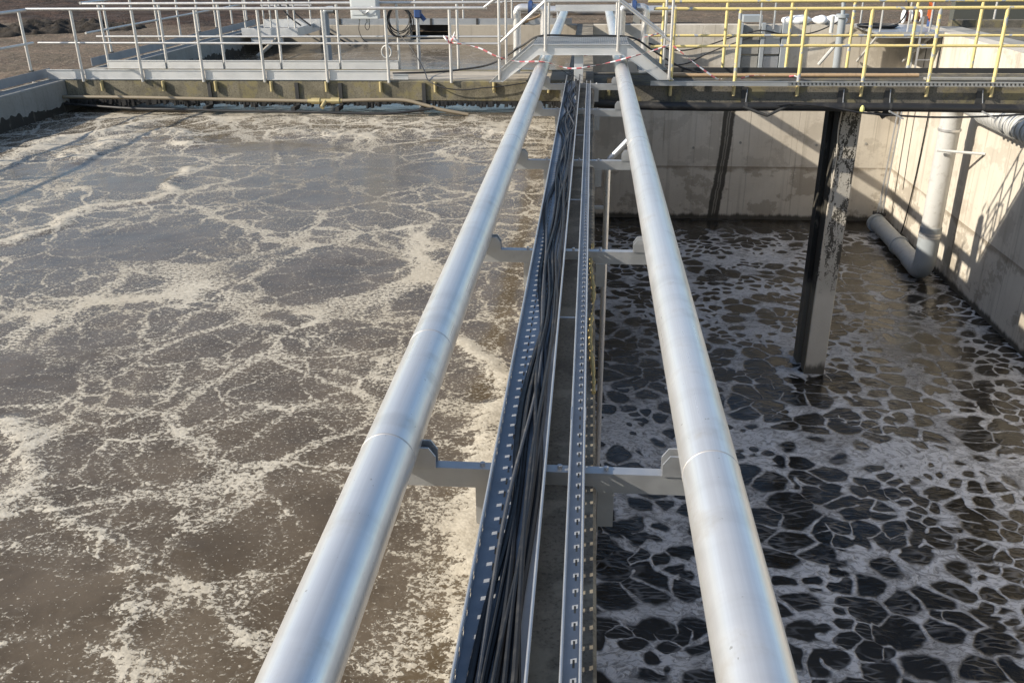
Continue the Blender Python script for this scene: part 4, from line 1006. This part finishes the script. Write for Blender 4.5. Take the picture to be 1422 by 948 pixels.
hose('cable', 'black hose rising from the coil on the corner platform', 'hose', [(7.3, 24.3, .04), (7.55, 24.1, .15), (7.65, 24.0, .5), (7.6, 24.2, .9), (7.5, 24.8, 1.2)], .02)
hose('cable', 'black cable strung along the end wall past the sluice gate', 'cable', [(1.2, 25.1, -.35), (2.2, 25.1, -.62), (2.9, 25.1, -.55), (3.7, 25.0, -.28), (4.35, 24.9, -.12), (5.0, 24.95, -.22), (5.7, 25.0, -.18), (6.4, 25.05, .12)], .017)
hose('cable', 'second black cable sagging lower on the end wall', 'cable', [(1.0, 25.12, -.6), (1.8, 25.14, -.95), (2.5, 25.14, -.98), (3.1, 25.12, -.7), (3.6, 25.1, -.5), (4.4, 24.93, -.2)], .015)
# things on and behind the right wall
o = MB().tube([(8.42, 24.6, 0), (8.42, 24.6, .95)], .06, 10).obj('post', 'blue_paint', None, True); tag(o, 'short blue post standing on the far right wall', 'post')
m = MB(); m.tube([(8.05, 25.5, .17), (8.45, 25.5, .17)], .12, 16); rl = m.obj('cable_reel', 'timber_reel', None, True)
tag(rl, 'brown cable reel lying on the far right corner', 'reel')
for x in (8.05, 8.22, 8.45): MB().tube([(x - .015, 25.5, .17), (x + .015, 25.5, .17)], .165, 18).obj('reel_disc', 'white_cloth', rl, True)
m = MB()
for k in range(3): m.box(8.30 + .03 * k, 8.33 + .03 * k, 24.48, 24.5, .25 - .06 * k, .62 - .03 * k)
o = m.obj('orange_cloth', 'orange_cloth', None); tag(o, 'strip of orange cloth tied beside the blue post', 'cloth')
o = thing('low_wall', 'dark low wall behind the right wall with a paler kerb in front', 'wall', (12, 27, 0))
MB().box(9.8, 20, 26.9, 27.2, -.5, .85, .01).obj('wall_body', 'dark_net', o)
MB().box(9.1, 20, 25.0, 25.25, -.5, .12, .01).obj('kerb', 'concrete_old', o)
MB().box(8.692, 9.3, 16, 25.0, -.3, -.03).obj('margin_slab', 'concrete_grey', o)
MB().box(9.302, 14, 14, 24.98, -.28, -.06).obj('pit_cover', 'concrete_old', o)
for x in (10.6, 12.4): MB().tube([(x, 26.2, -.2), (x, 26.2, 1.2)], .03, 8).obj('post', 'alu_tube', o, True)

# ------------------------------------------------------------------ far end: left basin
g = thing('grey_pipe', 'grey standpipe with a bent head rising from the full basin', 'pipe', (-5.35, 19, -.5))
MB().tube(bend([(-5.35, 19, -.9), (-5.36, 19, .80), (-5.12, 19, .80)], .1), .07, 14).obj('pipe_body', 'grey_plastic', g, True)
MB().tube([(-5.16, 19, .80), (-5.10, 19, .80)], .09, 14).obj('collar', 'dark_steel', g, True)
MB().tube([(-5.3, 19, .35), (-4.9, 19.1, .1)], .02, 6).obj('stay', 'dark_steel', g, True)
cb = thing('control_box', 'pale grey control cabinet mounted on the far handrail', 'control box', (-3.82, 16.2, .85))
MB().box(-4.07, -3.60, 16.0, 16.19, .845, 1.45, .008).obj('cabinet', 'box_paint', cb)
MB().box(-4.045, -3.625, 15.988, 15.999, .91, 1.42, .004).obj('door', 'box_paint', cb)
m = MB(); m.box(-3.86, -3.79, 15.965, 15.987, .93, .975); m.tube([(-3.86, 15.96, .955), (-3.98, 15.955, 1.05)], .006, 6); m.tube([(-3.79, 15.96, .955), (-3.68, 15.955, 1.05)], .006, 6); m.obj('latch', 'galvanised', cb, True)
for x in (-3.95, -3.82, -3.78): MB().tube([(x, 16.1, .78), (x, 16.1, .85)], .012, 8).obj('cable_gland', 'grey_plastic', cb, True)
hose('cable', 'thin cable hanging from the control cabinet', 'cable', [(-3.95, 16.1, .8), (-3.97, 16.1, .65), (-3.9, 16.1, .5), (-3.75, 16.12, .42)], .006, 'cable_rubber')
hose('cable', 'short looped cable under the control cabinet', 'cable', [(-3.82, 16.1, .8), (-3.86, 16.1, .72), (-3.82, 16.1, .66), (-3.78, 16.1, .72), (-3.79, 16.1, .8)], .006, 'cable_rubber')
bv = thing('valve', 'blue actuator on a steel post behind the cable coil', 'valve', (-3.15, 17.6, -.5))
MB().tube([(-3.22, 17.6, -.8), (-3.22, 17.6, .85)], .035, 10).obj('stem', 'galvanised', bv, True)
m = MB(); m.box(-3.27, -3.14, 17.53, 17.66, .74, .92, .02); m.tube([(-3.16, 17.6, .80), (-3.08, 17.6, .70)], .04, 10); m.obj('actuator', 'blue_paint', bv)
pl = thing('far_platform', 'pale steel platform with toe boards at the far left corner', 'platform', (-7.6, 24, 0))
for (x0, x1, y, z0, z1) in ((-8.6, -7.2, 22.9, -.08, .12), (-8.5, -7.0, 24.3, .02, .22)):
    MB().box(x0, x1, y, y + .02, z0, z1, .003).obj('toe_board', 'aluminium', pl)
MB().box(-8.6, -7.2, 22.925, 24.9, -.09, -.04).obj('deck', 'galvanised', pl)
MB().box(-7.195, -7.18, 22.9, 24.9, -.09, .12).obj('toe_board', 'aluminium', pl)
MB().box(-8.4, -7.6, 22.95, 23.05, -.22, -.092).obj('bearer', 'aluminium', pl)
MB().tube([(-7.75, 22.9, -.15), (-8.1, 22.4, -.5)], .05, 8).obj('chute', 'concrete_tan', pl, True)
for x in (-8.5, -7.85, -7.25):
    for y in (22.95, 24.32): MB().tube([(x, y, -.05), (x, y, 1.05)], .022, 8).obj('post', 'alu_tube', pl, True)
for y in (22.95, 24.32):
    for z in (.56, 1.05): MB().tube([(-8.55, y, z), (-7.2, y, z)], .02, 8).obj('rail', 'alu_tube', pl, True)
for i, (x, z) in enumerate(((-7.6, .9), (-7.35, .8))): hose('cable', ('black cable looping down at the far left platform', 'second black cable by the far left platform')[i], 'cable', [(x - .35, 23.6, z), (x - .2, 23.6, z * .7), (x, 23.6, .35), (x + .3, 23.6, .12)], .02)
fr = railing('handrail', 'distant aluminium handrail on the end wall of the full basin', [(x, YB + .2, 0, 1.07) for x in np.arange(-6.0, -0.8, 1.3)],
        [([(-6.2, YB + .2, 1.09), (-.9, YB + .2, 1.09)], .024), ([(-6.2, YB + .2, .57), (-.9, YB + .2, .57)], .02)], 'alu_tube', loc=(-4, YB + .2, 0))
hose('hose', 'coil of pale hose on the end wall by the left riser', 'hose', [(-2.05, 25.35, .03), (-1.8, 25.2, .06), (-1.6, 25.35, .10), (-1.85, 25.5, .12), (-2.05, 25.3, .14), (-1.7, 25.15, .12), (-1.4, 25.3, .2), (-1.2, 25.5, .35)], .025, 'timber')
# header pipe at the far end of the air pipes
hd = thing('header_pipe', 'crossing steel header pipe where both air pipes end', 'pipe', (-.1, 27.6, .19))
MB().tube([(-2.2, 27.6, .19), (2.4, 27.6, .19)], .13, 24).obj('pipe_body', 'stainless', hd, True)
for x in (-1.2, 1.3): MB().box(x - .1, x + .1, 27.5, 27.7, -.3, .07).obj('plinth', 'concrete_grey', hd)
fb = MB(); fb.box(-0.9, .65, 24.3, 24.34, .40, .55); o = fb.obj('far_plate', 'aluminium', None); tag(o, 'pale crossing plate over the far end of the pipes', 'plate')
for x in (-.85, .6): MB().box(x - .02, x + .02, 24.345, 24.4, -.01, .53).obj('leg', 'aluminium', o)
